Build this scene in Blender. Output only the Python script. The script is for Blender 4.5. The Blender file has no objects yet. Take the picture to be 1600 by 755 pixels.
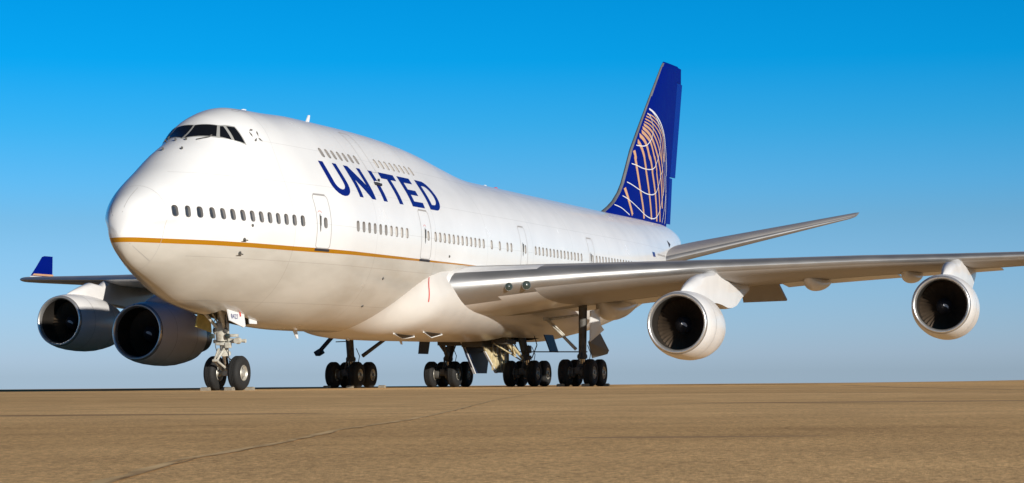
import bpy, bmesh, math, random
from mathutils import Vector, Matrix
from mathutils.bvhtree import BVHTree
random.seed(7)
R = math.radians
scene = bpy.context.scene
col = scene.collection

# ------------------------------------------------------------------ camera
CAM = (-61.5285, -33.8723, 0.2048)
YAW, PITCH, ROLL, FPX = 1.2445768, 0.0633555, -0.0079762, 3466.2165
SH = 0.0078                       # the airliner stands nose-down by this slope
cam_d = bpy.data.cameras.new('camera')
cam = bpy.data.objects.new('camera', cam_d); col.objects.link(cam)
d = Vector((math.sin(YAW)*math.cos(PITCH), math.cos(YAW)*math.cos(PITCH), math.sin(PITCH)))
r = Vector((math.cos(YAW), -math.sin(YAW), 0)); u = r.cross(d)
r2 = r*math.cos(ROLL)+u*math.sin(ROLL); u2 = -r*math.sin(ROLL)+u*math.cos(ROLL)
m = Matrix((r2, u2, -d)).transposed().to_4x4(); m.translation = Vector(CAM)
cam.matrix_world = m
cam_d.sensor_width = 36.0; cam_d.lens = FPX/1600*36.0
cam_d.clip_start = 0.3; cam_d.clip_end = 20000
cam_d.dof.use_dof = True; cam_d.dof.focus_distance = 78.0; cam_d.dof.aperture_fstop = 32.0
scene.camera = cam

# ------------------------------------------------------------------ sky and sun
AZ, EL = R(54.0), R(14.0)          # sun ahead of the port wing, low
sun_dir = Vector((-math.cos(AZ)*math.cos(EL), -math.sin(AZ)*math.cos(EL), math.sin(EL)))
world = bpy.data.worlds.new('World'); scene.world = world; world.use_nodes = True
nt = world.node_tree; nt.nodes.clear()
N = nt.nodes.new; L = nt.links.new
out = N('ShaderNodeOutputWorld'); bg = N('ShaderNodeBackground'); L(bg.outputs[0], out.inputs[0])
sky = N('ShaderNodeTexSky'); sky.sky_type = 'NISHITA'; sky.sun_disc = False
sky.sun_elevation = EL; sky.sun_rotation = math.atan2(sun_dir.x, sun_dir.y)
sky.altitude = 200; sky.air_density = 1.0; sky.dust_density = 0.4; sky.ozone_density = 2.5
tc = N('ShaderNodeTexCoord'); sep = N('ShaderNodeSeparateXYZ'); L(tc.outputs['Generated'], sep.inputs[0])
mx = N('ShaderNodeMath'); mx.operation = 'MAXIMUM'; mx.inputs[1].default_value = 0.004; L(sep.outputs[2], mx.inputs[0])
cmb = N('ShaderNodeCombineXYZ'); L(sep.outputs[0], cmb.inputs[0]); L(sep.outputs[1], cmb.inputs[1]); L(mx.outputs[0], cmb.inputs[2])
L(cmb.outputs[0], sky.inputs[0])
ramp = N('ShaderNodeValToRGB'); L(mx.outputs[0], ramp.inputs[0])
SKYR = [(0.0, (0.60, 0.87, 1.68)), (0.012, (0.63, 0.88, 1.70)), (0.056, (0.465, 0.80, 1.38)), (0.072, (0.39, 0.75, 1.23)), (0.088, (0.28, 0.78, 1.31)),
        (0.115, (0.115, 0.77, 1.30)), (0.143, (0.01, 0.74, 1.32)), (0.175, (0.003, 0.70, 1.25)), (0.30, (0.02, 0.25, 0.55)), (1.0, (0.05, 0.10, 0.18))]
SKYR = [(p, tuple(k*0.8236 for k in c)) for p, c in SKYR]
while len(ramp.color_ramp.elements) < len(SKYR): ramp.color_ramp.elements.new(0.5)
for e, (p, c) in zip(ramp.color_ramp.elements, SKYR): e.position = p; e.color = (*c, 1)
mul = N('ShaderNodeMix'); mul.data_type = 'RGBA'; mul.blend_type = 'MULTIPLY'; mul.inputs[0].default_value = 1.0
L(sky.outputs[0], mul.inputs[6]); L(ramp.outputs[0], mul.inputs[7]); L(mul.outputs[2], bg.inputs[0])
bg.inputs[1].default_value = 0.10
sl = bpy.data.lights.new('sun', 'SUN'); sl.energy = 4.9; sl.angle = R(0.55); sl.color = (1.0, 0.94, 0.85)
so = bpy.data.objects.new('sun', sl); col.objects.link(so)
so.rotation_euler = sun_dir.to_track_quat('Z', 'Y').to_euler(); so.location = (0, 0, 60)
scene.view_settings.view_transform = 'Standard'; scene.view_settings.look = 'None'
scene.view_settings.gamma = 1; scene.view_settings.exposure = 0.28
scene.view_settings.use_curve_mapping = False

# ------------------------------------------------------------------ materials
def mat(name, color, rough=0.5, metal=0.0, coat=0.0, noise=0.0, nscale=1.5, bump=0.0, bscale=20.0, spec=0.5, dark=None, stretch=(1, 1, 1)):
    m = bpy.data.materials.new(name); m.use_nodes = True
    t = m.node_tree; b = t.nodes['Principled BSDF']
    b.inputs['Base Color'].default_value = (*color, 1); b.inputs['Roughness'].default_value = rough
    b.inputs['Metallic'].default_value = metal; b.inputs['Coat Weight'].default_value = coat
    b.inputs['Coat Roughness'].default_value = 0.08; b.inputs['Specular IOR Level'].default_value = spec
    tcn = t.nodes.new('ShaderNodeTexCoord'); mp = t.nodes.new('ShaderNodeMapping'); mp.inputs['Scale'].default_value = stretch
    t.links.new(tcn.outputs['Object'], mp.inputs[0])
    if noise:
        n = t.nodes.new('ShaderNodeTexNoise'); n.inputs['Scale'].default_value = nscale; n.inputs['Detail'].default_value = 6
        t.links.new(mp.outputs[0], n.inputs['Vector'])
        cr = t.nodes.new('ShaderNodeValToRGB'); cr.color_ramp.elements[0].position = 0.3; cr.color_ramp.elements[1].position = 0.7
        dk = dark or tuple(c*(1-noise) for c in color)
        cr.color_ramp.elements[0].color = (*dk, 1); cr.color_ramp.elements[1].color = (*color, 1)
        t.links.new(n.outputs[0], cr.inputs[0]); t.links.new(cr.outputs[0], b.inputs['Base Color'])
        rr = t.nodes.new('ShaderNodeMapRange'); rr.inputs[3].default_value = rough*0.8; rr.inputs[4].default_value = min(1, rough*1.3)
        t.links.new(n.outputs[0], rr.inputs[0]); t.links.new(rr.outputs[0], b.inputs['Roughness'])
    if bump:
        n2 = t.nodes.new('ShaderNodeTexNoise'); n2.inputs['Scale'].default_value = bscale; n2.inputs['Detail'].default_value = 3
        t.links.new(mp.outputs[0], n2.inputs['Vector'])
        bp = t.nodes.new('ShaderNodeBump'); bp.inputs['Strength'].default_value = bump; bp.inputs['Distance'].default_value = 0.05
        t.links.new(n2.outputs[0], bp.inputs['Height']); t.links.new(bp.outputs[0], b.inputs['Normal'])
    return m

M = {}
M['white'] = mat('white_paint', (0.69, 0.69, 0.685), 0.24, coat=0.3, noise=0.05, nscale=0.7, bump=0.02, bscale=0.8)
M['grey'] = mat('grey_paint', (0.50, 0.49, 0.47), 0.33, noise=0.12, nscale=0.8, bump=0.03, bscale=1.2)
M['wing_grey'] = mat('wing_skin', (0.34, 0.32, 0.30), 0.45, metal=0.0, noise=0.15, nscale=0.5)
M['silver'] = mat('polished_metal', (0.40, 0.395, 0.39), 0.46, metal=0.85, noise=0.05, nscale=0.8)
M['lip'] = mat('bare_lip_metal', (0.66, 0.65, 0.63), 0.28, metal=0.8, noise=0.10, nscale=3)
M['cowl'] = mat('cowl_paint', (0.66, 0.65, 0.64), 0.30, coat=0.15, noise=0.10, nscale=1.2)
M['fairing'] = mat('fairing_paint', (0.58, 0.55, 0.51), 0.32, coat=0.1, noise=0.10, nscale=1.0)
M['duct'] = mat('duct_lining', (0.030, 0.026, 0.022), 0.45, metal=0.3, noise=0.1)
M['blade'] = mat('titanium_blade', (0.085, 0.06, 0.04), 0.5, metal=0.4, noise=0.2, nscale=6)
M['hot'] = mat('burnt_metal', (0.18, 0.15, 0.12), 0.42, metal=0.9, noise=0.3, nscale=4)
M['blue'] = mat('blue_paint', (0.0005, 0.007, 0.150), 0.5, noise=0.05, spec=0.05)
M['rudder_sheen_blue'] = mat('rudder_sheen_blue', (0.0005, 0.022, 0.21), 0.5, noise=0.05, spec=0.1)  # lighter copy of the fin blue, with the rudder's reflection painted in
M['letter'] = mat('letter_blue', (0.004, 0.012, 0.15), 0.25, coat=0.3)
M['gold'] = mat('gold_paint', (0.35, 0.15, 0.004), 0.34, coat=0.1, noise=0.08)
M['emblem_gold'] = mat('emblem_gold', (0.50, 0.28, 0.15), 0.5, noise=0.08)
M['emblem_white'] = mat('emblem_white', (0.62, 0.62, 0.64), 0.45)
M['glass'] = mat('cockpit_glass', (0.006, 0.007, 0.009), 0.06, spec=0.35)
M['pane'] = mat('cabin_pane', (0.035, 0.045, 0.060), 0.12, noise=0.3, nscale=4)
M['shade'] = mat('window_shade', (0.15, 0.14, 0.135), 0.5)
M['reveal'] = mat('window_reveal', (0.25, 0.235, 0.225), 0.5)
M['wframe'] = mat('windscreen_frame', (0.40, 0.40, 0.38), 0.35, metal=0.3)
M['seam'] = mat('door_seam', (0.30, 0.285, 0.275), 0.6)
M['dark'] = mat('dark_rubber_seal', (0.02, 0.02, 0.025), 0.6)
M['tyre'] = mat('tyre_rubber', (0.011, 0.0105, 0.010), 0.8, noise=0.3, nscale=6, bump=0.2, bscale=30)
M['rim'] = mat('wheel_rim', (0.52, 0.50, 0.44), 0.4, metal=0.5, noise=0.3, nscale=8)
M['strut'] = mat('gear_paint', (0.55, 0.54, 0.48), 0.4, noise=0.25, nscale=6, dark=(0.30, 0.27, 0.21))
M['strut_dark'] = mat('gear_dark_tone', (0.10, 0.095, 0.085), 0.55, noise=0.4, nscale=5)  # dark tone: painted-in shade on the shaded gear, also dark small fittings
M['chrome'] = mat('chrome_piston', (0.7, 0.7, 0.7), 0.12, metal=1.0)
M['primer'] = mat('door_primer', (0.46, 0.38, 0.12), 0.5, noise=0.25, nscale=5, dark=(0.30, 0.26, 0.06))
M['cream'] = mat('door_cream', (0.60, 0.52, 0.33), 0.5, noise=0.3, nscale=7, dark=(0.34, 0.27, 0.14))
M['well'] = mat('wheel_well', (0.10, 0.09, 0.07), 0.7, noise=0.3, nscale=3)
M['door_blue'] = mat('door_reflected_blue', (0.008, 0.022, 0.06), 0.5)  # blue reflection on the doors, put into the base colour
M['red'] = mat('red_ribbon', (0.55, 0.03, 0.02), 0.5)
M['lens'] = mat('lamp_lens', (0.03, 0.04, 0.035), 0.2, spec=0.5)
M['chock'] = mat('chock_wood', (0.30, 0.255, 0.19), 0.8, noise=0.35, nscale=9, bump=0.3, bscale=25)

# white upper body, grey belly and the gold line: paint zones fixed to the hull
def hull_paint():
    m = M['white'].copy(); m.name = 'hull_paint'
    t = m.node_tree; b = t.nodes['Principled BSDF']; n_ = t.nodes.new; l_ = t.links.new
    tcn = n_('ShaderNodeTexCoord'); sp = n_('ShaderNodeSeparateXYZ'); l_(tcn.outputs['Object'], sp.inputs[0])
    def math_(op, a, bb):
        k = n_('ShaderNodeMath'); k.operation = op
        for i, v in enumerate((a, bb)):
            if isinstance(v, (int, float)): k.inputs[i].default_value = v
            else: l_(v, k.inputs[i])
        return k.outputs[0]
    x = sp.outputs[0]
    z = math_('SUBTRACT', sp.outputs[2], math_('MULTIPLY', math_('SUBTRACT', x, 30.0), SH))
    base = b.inputs['Base Color'].links[0].from_socket
    lo = n_('ShaderNodeMapRange'); lo.inputs[1].default_value = 9; lo.inputs[2].default_value = 28; lo.inputs[3].default_value = 4.915; lo.inputs[4].default_value = 5.045
    l_(x, lo.inputs[0])
    below_hi = math_('LESS_THAN', z, 5.065)
    below_lo = math_('LESS_THAN', z, lo.outputs[0])
    front = math_('LESS_THAN', x, 28.5)
    mg = n_('ShaderNodeMix'); mg.data_type = 'RGBA'; l_(math_('MULTIPLY', below_lo, 1.0), mg.inputs[0]); l_(base, mg.inputs[6])
    # belly grey with soft dirt
    nz = n_('ShaderNodeTexNoise'); nz.inputs['Scale'].default_value = 0.7; nz.inputs['Detail'].default_value = 8
    mp = n_('ShaderNodeMapping'); mp.inputs['Scale'].default_value = (0.5, 1, 1.6); l_(tcn.outputs['Object'], mp.inputs[0]); l_(mp.outputs[0], nz.inputs['Vector'])
    cr = n_('ShaderNodeValToRGB'); cr.color_ramp.elements[0].color = (0.41, 0.385, 0.34, 1); cr.color_ramp.elements[1].color = (0.50, 0.475, 0.43, 1)
    cr.color_ramp.elements[0].position = 0.35; cr.color_ramp.elements[1].position = 0.65
    l_(nz.outputs[0], cr.inputs[0]); l_(cr.outputs[0], mg.inputs[7])
    gg = n_('ShaderNodeMix'); gg.data_type = 'RGBA'
    band = math_('MULTIPLY', math_('SUBTRACT', below_hi, below_lo), front)
    l_(band, gg.inputs[0]); l_(mg.outputs[2], gg.inputs[6]); gg.inputs[7].default_value = (0.35, 0.15, 0.004, 1)
    # faint skin joints: ring joints along x, one lap joint above the windows
    def line(v, period, off, w):
        f = math_('FRACT', math_('DIVIDE', math_('ADD', v, off), period), 0)
        return math_('LESS_THAN', math_('ABSOLUTE', math_('SUBTRACT', f, 0.5), 0), w/period/2)
    jl = math_('MAXIMUM', line(x, 6.1, 1.6, 0.03), line(z, 1.37, 0.25, 0.018))
    jl = math_('MULTIPLY', jl, math_('GREATER_THAN', x, 2.4))
    jm = n_('ShaderNodeMix'); jm.data_type = 'RGBA'; jm.blend_type = 'MULTIPLY'; l_(math_('MULTIPLY', jl, 0.30), jm.inputs[0])
    l_(gg.outputs[2], jm.inputs[6]); jm.inputs[7].default_value = (0.45, 0.44, 0.43, 1)
    l_(jm.outputs[2], b.inputs['Base Color'])
    return m
M['hull'] = hull_paint()

# ------------------------------------------------------------------ object helpers
def bodyv(v): return (v[0], v[1], v[2]+SH*(v[0]-30.0))
def unbody(v): return (v[0], v[1], v[2]-SH*(v[0]-30.0))
def link(name, verts, faces, mats, parent=None, body=False, smooth=True, midx=None, sharp=35):
    me = bpy.data.meshes.new(name)
    me.from_pydata([bodyv(v) if body else tuple(v) for v in verts], [], faces)
    mats = mats if isinstance(mats, (list, tuple)) else [mats]
    for k in mats: me.materials.append(k if not isinstance(k, str) else M[k])
    if midx: me.polygons.foreach_set('material_index', midx)
    me.update()
    bm = bmesh.new(); bm.from_mesh(me); bmesh.ops.recalc_face_normals(bm, faces=bm.faces)
    if smooth:
        for f in bm.faces: f.smooth = True
        for e in bm.edges:
            if len(e.link_faces) == 2 and e.calc_face_angle(0) > R(sharp): e.smooth = False
    bm.to_mesh(me); bm.free()
    o = bpy.data.objects.new(name, me); col.objects.link(o)
    if parent is not None:
        o.parent = parent; o.matrix_parent_inverse = world_mat(parent).inverted()
    return o
def world_mat(o):
    m = o.matrix_basis.copy()
    p = o
    while p.parent:
        m = p.parent.matrix_basis @ p.matrix_parent_inverse @ m; p = p.parent
    return m
class MB:                                   # collects shapes that make ONE part
    def __init__(s): s.v = []; s.f = []; s.m = []
    def add(s, v, f, mi=0):
        o = len(s.v); s.v += [tuple(p) for p in v]; s.f += [tuple(i+o for i in q) for q in f]; s.m += [mi]*len(f); return s
    def box(s, c, size, rot=None, mi=0, bev=0.0):
        hx, hy, hz = (k/2 for k in size); b = bmesh.new(); bmesh.ops.create_cube(b, size=1)
        bmesh.ops.scale(b, vec=size, verts=b.verts)
        if bev: bmesh.ops.bevel(b, geom=b.edges[:], offset=bev, segments=2, affect='EDGES', profile=0.6)
        if rot is not None: bmesh.ops.transform(b, matrix=rot.to_4x4(), verts=b.verts)
        bmesh.ops.translate(b, vec=c, verts=b.verts); s.addbm(b, mi); return s
    def addbm(s, b, mi=0):
        b.verts.index_update(); s.add([v.co[:] for v in b.verts], [[v.index for v in f.verts] for f in b.faces], mi); b.free()
    def tube(s, a, b, r1, r2=None, n=14, mi=0, cap=True):
        r2 = r1 if r2 is None else r2; a = Vector(a); b = Vector(b); q = (b-a).to_track_quat('Z', 'Y')
        vs = []
        for c, rr in ((a, r1), (b, r2)):
            for i in range(n):
                t = 2*math.pi*i/n; vs.append(c+q@Vector((rr*math.cos(t), rr*math.sin(t), 0)))
        fs = [(i, (i+1) % n, n+(i+1) % n, n+i) for i in range(n)]
        if cap: fs += [tuple(range(n))[::-1], tuple(range(n, 2*n))]
        return s.add(vs, fs, mi)
    def chain(s, pts, r, n=10, mi=0):
        for a, b in zip(pts, pts[1:]): s.tube(a, b, r, n=n, mi=mi)
        return s
    def lathe(s, c, axis, prof, n=48, mi=0, close=False):   # prof: (distance along axis, radius)
        q = Vector(axis).to_track_quat('Z', 'Y'); c = Vector(c); vs = []
        for dd, rr in prof:
            for i in range(n):
                t = 2*math.pi*i/n; vs.append(c+q@Vector((rr*math.cos(t), rr*math.sin(t), dd)))
        fs = []
        for k in range(len(prof)-1):
            for i in range(n): fs.append((k*n+i, k*n+(i+1) % n, (k+1)*n+(i+1) % n, (k+1)*n+i))
        return s.add(vs, fs, mi)
    def prism(s, pts, off, mi=0):           # flat outline pts (3D), thickened by vector off
        n = len(pts); off = Vector(off); vs = [Vector(p) for p in pts]+[Vector(p)+off for p in pts]
        fs = [tuple(range(n)), tuple(range(n, 2*n))[::-1]]+[(i, n+i, n+(i+1) % n, (i+1) % n) for i in range(n)]
        return s.add(vs, fs, mi)
    def make(s, name, mats, parent=None, body=False, smooth=True, sharp=35):
        return link(name, s.v, s.f, mats, parent, body, smooth, s.m, sharp)
def tag(o, label=None, cat=None, group=None, kind=None):
    if label: o['label'] = label
    if cat: o['category'] = cat
    if group: o['group'] = group
    if kind: o['kind'] = kind
    return o

# ------------------------------------------------------------------ ground
def apron():
    # flat under the aircraft, falling gently away beyond it on the far left
    cx, cy = -61.5, -33.9
    rr = [0.0, 1.5, 3, 5, 8, 12, 18, 26, 36, 50, 65, 80, 95, 110, 125, 138, 148, 160, 175, 200, 240, 300, 400, 600, 1000, 2000, 4000, 9000]
    n = 144; vs = []; fs = []
    for k, q in enumerate(rr):
        for i in range(n):
            a = 2*math.pi*i/n
            # weight: 1 towards yaw 58 deg, 0 towards 84 deg
            yaw = (90-math.degrees(a)) % 360
            w = min(1, max(0.0, (86-yaw)/22)) if yaw < 200 else 1
            if yaw < 20: w = min(1.0, w)
            drop = 0.005*max(0, q-148)*w+0.0004*max(0, q-250)
            vs.append((cx+q*math.cos(a), cy+q*math.sin(a), -drop))
    for k in range(len(rr)-1):
        for i in range(n):
            j = (i+1) % n
            if k == 0: fs.append((k*n, (k+1)*n+i, (k+1)*n+j))
            else: fs.append((k*n+i, (k+1)*n+i, (k+1)*n+j, k*n+j))
    m = bpy.data.materials.new('apron_concrete'); m.use_nodes = True; t = m.node_tree; b = t.nodes['Principled BSDF']
    n_ = t.nodes.new; l_ = t.links.new
    tcn = n_('ShaderNodeTexCoord')
    def noise(sc, det=5, stretch=(1, 1, 1), rgh=0.5):
        mp = n_('ShaderNodeMapping'); mp.inputs['Scale'].default_value = stretch; l_(tcn.outputs['Object'], mp.inputs[0])
        k = n_('ShaderNodeTexNoise'); k.inputs['Scale'].default_value = sc; k.inputs['Detail'].default_value = det; k.inputs['Roughness'].default_value = rgh
        l_(mp.outputs[0], k.inputs['Vector']); return k.outputs[0]
    def rampn(f, c0, c1, p0=0.35, p1=0.65):
        k = n_('ShaderNodeValToRGB'); k.color_ramp.elements[0].color = (*c0, 1); k.color_ramp.elements[1].color = (*c1, 1)
        k.color_ramp.elements[0].position = p0; k.color_ramp.elements[1].position = p1; l_(f, k.inputs[0]); return k.outputs[0]
    def mixc(a, bb, f, mode='MIX'):
        k = n_('ShaderNodeMix'); k.data_type = 'RGBA'; k.blend_type = mode
        if isinstance(f, float): k.inputs[0].default_value = f
        else: l_(f, k.inputs[0])
        l_(a, k.inputs[6]); l_(bb, k.inputs[7]); return k.outputs[2]
    big = rampn(noise(0.09, 6), (0.635, 0.415, 0.205), (0.79, 0.53, 0.27))
    mid = rampn(noise(1.1, 8, (1, 1, 1), 0.7), (0.80, 0.79, 0.80), (1.18, 1.175, 1.16), 0.3, 0.7)
    fine = rampn(noise(30, 6, (1, 1, 1), 0.7), (0.50, 0.49, 0.49), (1.48, 1.45, 1.40), 0.34, 0.66)
    c = mixc(big, mid, 1.0, 'MULTIPLY'); c = mixc(c, fine, 0.85, 'MULTIPLY')
    c = mixc(c, rampn(noise(95, 3, (1, 1, 1), 0.8), (0.55, 0.54, 0.53), (1.45, 1.43, 1.38), 0.36, 0.64), 0.7, 'MULTIPLY')
    vor = n_('ShaderNodeTexVoronoi'); vor.inputs['Scale'].default_value = 55; l_(tcn.outputs['Object'], vor.inputs['Vector'])
    agg = rampn(vor.outputs['Distance'], (1.45, 1.38, 1.28), (0.84, 0.84, 0.84), 0.08, 0.4)
    c = mixc(c, agg, 0.5, 'MULTIPLY')
    l_(c, b.inputs['Base Color']); b.inputs['Roughness'].default_value = 0.92; b.inputs['Specular IOR Level'].default_value = 0.0
    bp = n_('ShaderNodeBump'); bp.inputs['Strength'].default_value = 0.5; bp.inputs['Distance'].default_value = 0.008
    l_(noise(60, 4, (1, 1, 1), 0.7), bp.inputs['Height'])
    l_(bp.outputs[0], b.inputs['Normal'])
    o = link('apron_ground', vs, fs, m, smooth=True); tag(o, kind='structure')
apron()
def strip(name, pts, w, z, m, jitter=0.0):
    # irregular narrow band lying on the apron
    vs = []; fs = []; P = []
    for a, b in zip(pts, pts[1:]):
        L_ = math.dist(a, b); k = max(2, int(L_/0.25))
        P += [(a[0]+(b[0]-a[0])*i/k, a[1]+(b[1]-a[1])*i/k) for i in range(k)]
    P.append(pts[-1])
    for i, p in enumerate(P):
        q = P[min(i+1, len(P)-1)]; o_ = P[max(i-1, 0)]; t = Vector((q[0]-o_[0], q[1]-o_[1])); t.normalize(); nn = Vector((-t.y, t.x))
        jj = random.uniform(-jitter, jitter); ww = w*random.uniform(0.5, 1.25)
        c = Vector(p)+nn*jj
        vs += [(c.x+nn.x*ww/2, c.y+nn.y*ww/2, z), (c.x-nn.x*ww/2, c.y-nn.y*ww/2, z)]
    fs = [(2*i, 2*i+1, 2*i+3, 2*i+2) for i in range(len(P)-1)]
    o = link(name, vs, fs, m, smooth=False); tag(o, kind='structure'); return o
M['sealant'] = mat('joint_sealant', (0.80, 0.57, 0.30), 0.9, spec=0.0, noise=0.5, nscale=3, dark=(0.42, 0.28, 0.15))
M['oldjoint'] = mat('old_joint', (0.34, 0.22, 0.12), 0.9, spec=0.0, noise=0.4, nscale=0.8, dark=(0.5, 0.33, 0.18))
M['crackdark'] = mat('joint_gap', (0.75, 0.52, 0.28), 0.9, spec=0.0, noise=0.6, nscale=2.6, dark=(0.14, 0.09, 0.05))
M['faint'] = mat('worn_paint_line', (0.70, 0.50, 0.24), 0.9, spec=0.0, noise=0.3, nscale=2, dark=(0.55, 0.37, 0.19))
seam = [(-59.0, -32.15), (-57.86, -31.72), (-57.28, -31.51), (-55.91, -31.02), (-54.26, -30.56), (-52.44, -29.98), (-49.92, -29.33), (-46.59, -28.33), (-37.78, -25.59), (-30, -23.3), (-10, -17.4), (40, -2.5)]
strip('pavement_joint', seam, 0.045, 0.0015, M['sealant'], 0.012)
strip('pavement_joint', [(p[0]+0.02, p[1]-0.02) for p in seam], 0.014, 0.0025, M['crackdark'], 0.012)
strip('pavement_marking', [(-60, -27), (-34.1, -16.95), (-28.43, -14.68), (-23.56, -13.1), (-14.3, -9.9), (0, -4)], 0.10, 0.0015, M['faint'], 0.0)
strip('pavement_joint', [(-26.5, -19.0), (-24.2, -25.8), (-26.4, -28.4), (-29.5, -32), (-33, -37)], 0.55, 0.0015, M['oldjoint'], 0.03)
strip('pavement_joint', [(21, -18.9), (-3.8, -24.8), (-15.5, -28), (-24, -31)], 0.35, 0.0015, M['oldjoint'], 0.03)
strip('pavement_joint', [(-44, -22), (-43.1, -23.4), (-43.2, -25.2), (-42.8, -26.9), (-42.5, -29.5), (-43, -33)], 0.12, 0.0015, M['sealant'], 0.03)

# cross joints between the slabs, parallel worn lines
def cross(px, py, w, m, l0=-14, l1=14, jit=0.006):
    strip('pavement_joint', [(px-0.318*t, py+0.948*t) for t in range(l0, l1+1, 2)], w, 0.0008, M[m], jit)
cross(-56.1, -31.15, 0.010, 'sealant'); cross(-52.9, -30.15, 0.012, 'oldjoint'); cross(-49.7, -29.25, 0.03, 'sealant', -3, 2); cross(-47.6, -28.6, 0.03, 'oldjoint', -16, 16)
cross(-39.5, -26.1, 0.09, 'sealant', -20, 20); cross(-33.0, -24.2, 0.10, 'oldjoint', -24, 24); cross(-18.0, -19.8, 0.2, 'oldjoint', -30, 30)
# pale patches where fuel and tyres have cleaned the concrete
for px, py, rx, ry in ((-47.8, -26.2, 0.35, 1.6), (-41.0, -31.0, 0.5, 2.4), (-53.6, -31.9, 0.10, 0.5)):
    pv = [(px+(rx*math.cos(a)*(1+0.2*math.sin(3*a)))*0.948-0.318*ry*math.sin(a), py+rx*math.cos(a)*0.318+0.948*ry*math.sin(a), 0.0004) for a in [2*math.pi*i/36 for i in range(36)]]
    tag(link('pavement_patch', pv, [tuple(range(36))], M['oldjoint'], smooth=False), kind='structure')

# ------------------------------------------------------------------ hull shape
# stations: x, zb, zm, w, am, zt, ru
ST=[
(0.18,5.20,5.20,0.0,0.0,5.20,0.0,2.0),
(0.24,4.95,5.22,0.22,0.22,5.62,0.25,2.25),
(0.35,4.72,5.28,0.43,0.41,5.95,0.45,2.35),
(0.6,4.45,5.37,0.62,0.58,6.27,0.68,2.42),
(1.0,4.20,5.475,0.83,0.77,6.57,0.94,2.47),
(2.0,3.82,5.60,1.37,1.245,7.166,1.44,2.52),
(3.0,3.47,5.61,1.84,1.67,7.715,1.60,2.51),
(4.0,3.106,5.57,2.10,1.94,8.333,1.573,2.42),
(5.0,2.915,5.55,2.337,2.213,8.857,1.506,2.33),
(6.0,2.774,5.60,2.50,2.42,9.55,1.631,2.25),
(7.5,2.615,5.70,2.72,2.69,9.94,1.892,2.16),
(9.5,2.40,5.831,3.05,3.04,10.0,2.073,2.08),
(12,2.29,5.9,3.25,3.25,10.10,2.10,2.0),
(17,2.26,5.9,3.25,3.25,10.12,2.10,2.0),
(20,2.16,5.9,3.25,3.25,10.06,2.10,2.0),
(23,2.12,5.9,3.25,3.25,9.89,2.10,2.0),
(26,2.12,5.9,3.25,3.25,9.57,2.10,2.0),
(29,2.12,5.9,3.25,3.25,9.26,2.15,2.0),
(31.5,2.12,5.9,3.25,3.25,9.08,2.4,2.0),
(34,2.12,5.9,3.25,3.25,9.10,3.25,2.0),
(42,2.15,5.9,3.25,3.25,9.15,3.25,2.0),
(47,2.45,5.92,3.22,3.23,9.15,3.22,2.0),
(52,3.05,6.05,3.02,3.10,9.15,3.0,2.0),
(56,3.72,6.25,2.70,2.88,9.18,2.6,2.0),
(60,4.55,6.60,2.25,2.45,9.2,2.15,2.0),
(64,5.50,7.05,1.75,1.90,9.2,1.6,2.0),
(67,6.30,7.40,1.15,1.2,9.0,1.05,2.0),
(69,6.9,7.6,.55,.55,8.5,.5,2.0),
(69.6,7.25,7.6,.2,.28,8.1,.25,2.0),
]
def pchip(xs,ys,x):
    n=len(xs)
    if x<=xs[0]: return ys[0]
    if x>=xs[-1]: return ys[-1]
    i=0
    while x>xs[i+1]: i+=1
    def sl(k): return (ys[k+1]-ys[k])/(xs[k+1]-xs[k])
    def m(k):
        if k==0: return sl(0)
        if k==n-1: return sl(n-2)
        a,b=sl(k-1),sl(k)
        if a*b<=0: return 0
        h0=xs[k]-xs[k-1];h1=xs[k+1]-xs[k]
        w1=2*h1+h0;w2=h1+2*h0
        return (w1+w2)/(w1/a+w2/b)
    h=xs[i+1]-xs[i];t=(x-xs[i])/h
    return ((2*t**3-3*t*t+1)*ys[i]+(t**3-2*t*t+t)*h*m(i)+(-2*t**3+3*t*t)*ys[i+1]+(t**3-t*t)*h*m(i+1))
def stat(x):
    xs=[s[0] for s in ST]
    # nose: interpolate in sqrt space so the tip is round
    if x<1.0:
        f=lambda a: math.sqrt(max(0,a-ST[0][0]))
        return [pchip([f(v) for v in xs[:5]],[s[k] for s in ST[:5]],f(x)) for k in range(1,8)]
    return [pchip(xs,[s[k] for s in ST],x) for k in range(1,8)]
def section(x,n=96):
    """points (y,z) anticlockwise seen from the front, starting at the bottom"""
    zb,zm,w,am,zt,ru,q=stat(x)
    pts=[]
    N=n*2
    raw=[]
    for i in range(N):
        th=-math.pi/2+2*math.pi*(i+.5)/N
        cy,cz=math.cos(th),math.sin(th)
        a=am if cz>0 else zm-zb
        qq=2.0 if cz>0 else q
        h1=((w*abs(cy))**qq+(a*abs(cz))**qq)**(1/qq)+1e-12
        h2=(zt-ru-zm)*cz+ru
        if cz>0 and h2>h1: raw.append((ru*cy,zt-ru+ru*cz))
        else: raw.append((math.copysign(w*(w*abs(cy)/h1)**(qq-1),cy),zm+math.copysign(a*(a*abs(cz)/h1)**(qq-1),cz)))
    # start at the bottom centre so that every ring begins at the keel
    raw=[(0.0,zb)]+raw
    # resample by arc length
    raw.append(raw[0])
    L=[0]
    for a,b in zip(raw,raw[1:]): L.append(L[-1]+math.hypot(b[0]-a[0],b[1]-a[1]))
    out=[];j=0
    for i in range(n):
        s=L[-1]*i/n
        while L[j+1]<s: j+=1
        d=L[j+1]-L[j]; t=(s-L[j])/d if d>1e-12 else 0
        out.append((raw[j][0]+(raw[j+1][0]-raw[j][0])*t,raw[j][1]+(raw[j+1][1]-raw[j][1])*t))
    for k in range(2):
        out=[out[0]]+[((out[i-1][0]+2*out[i][0]+out[(i+1)%n][0])/4,(out[i-1][1]+2*out[i][1]+out[(i+1)%n][1])/4) for i in range(1,n)]
    return out

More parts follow.
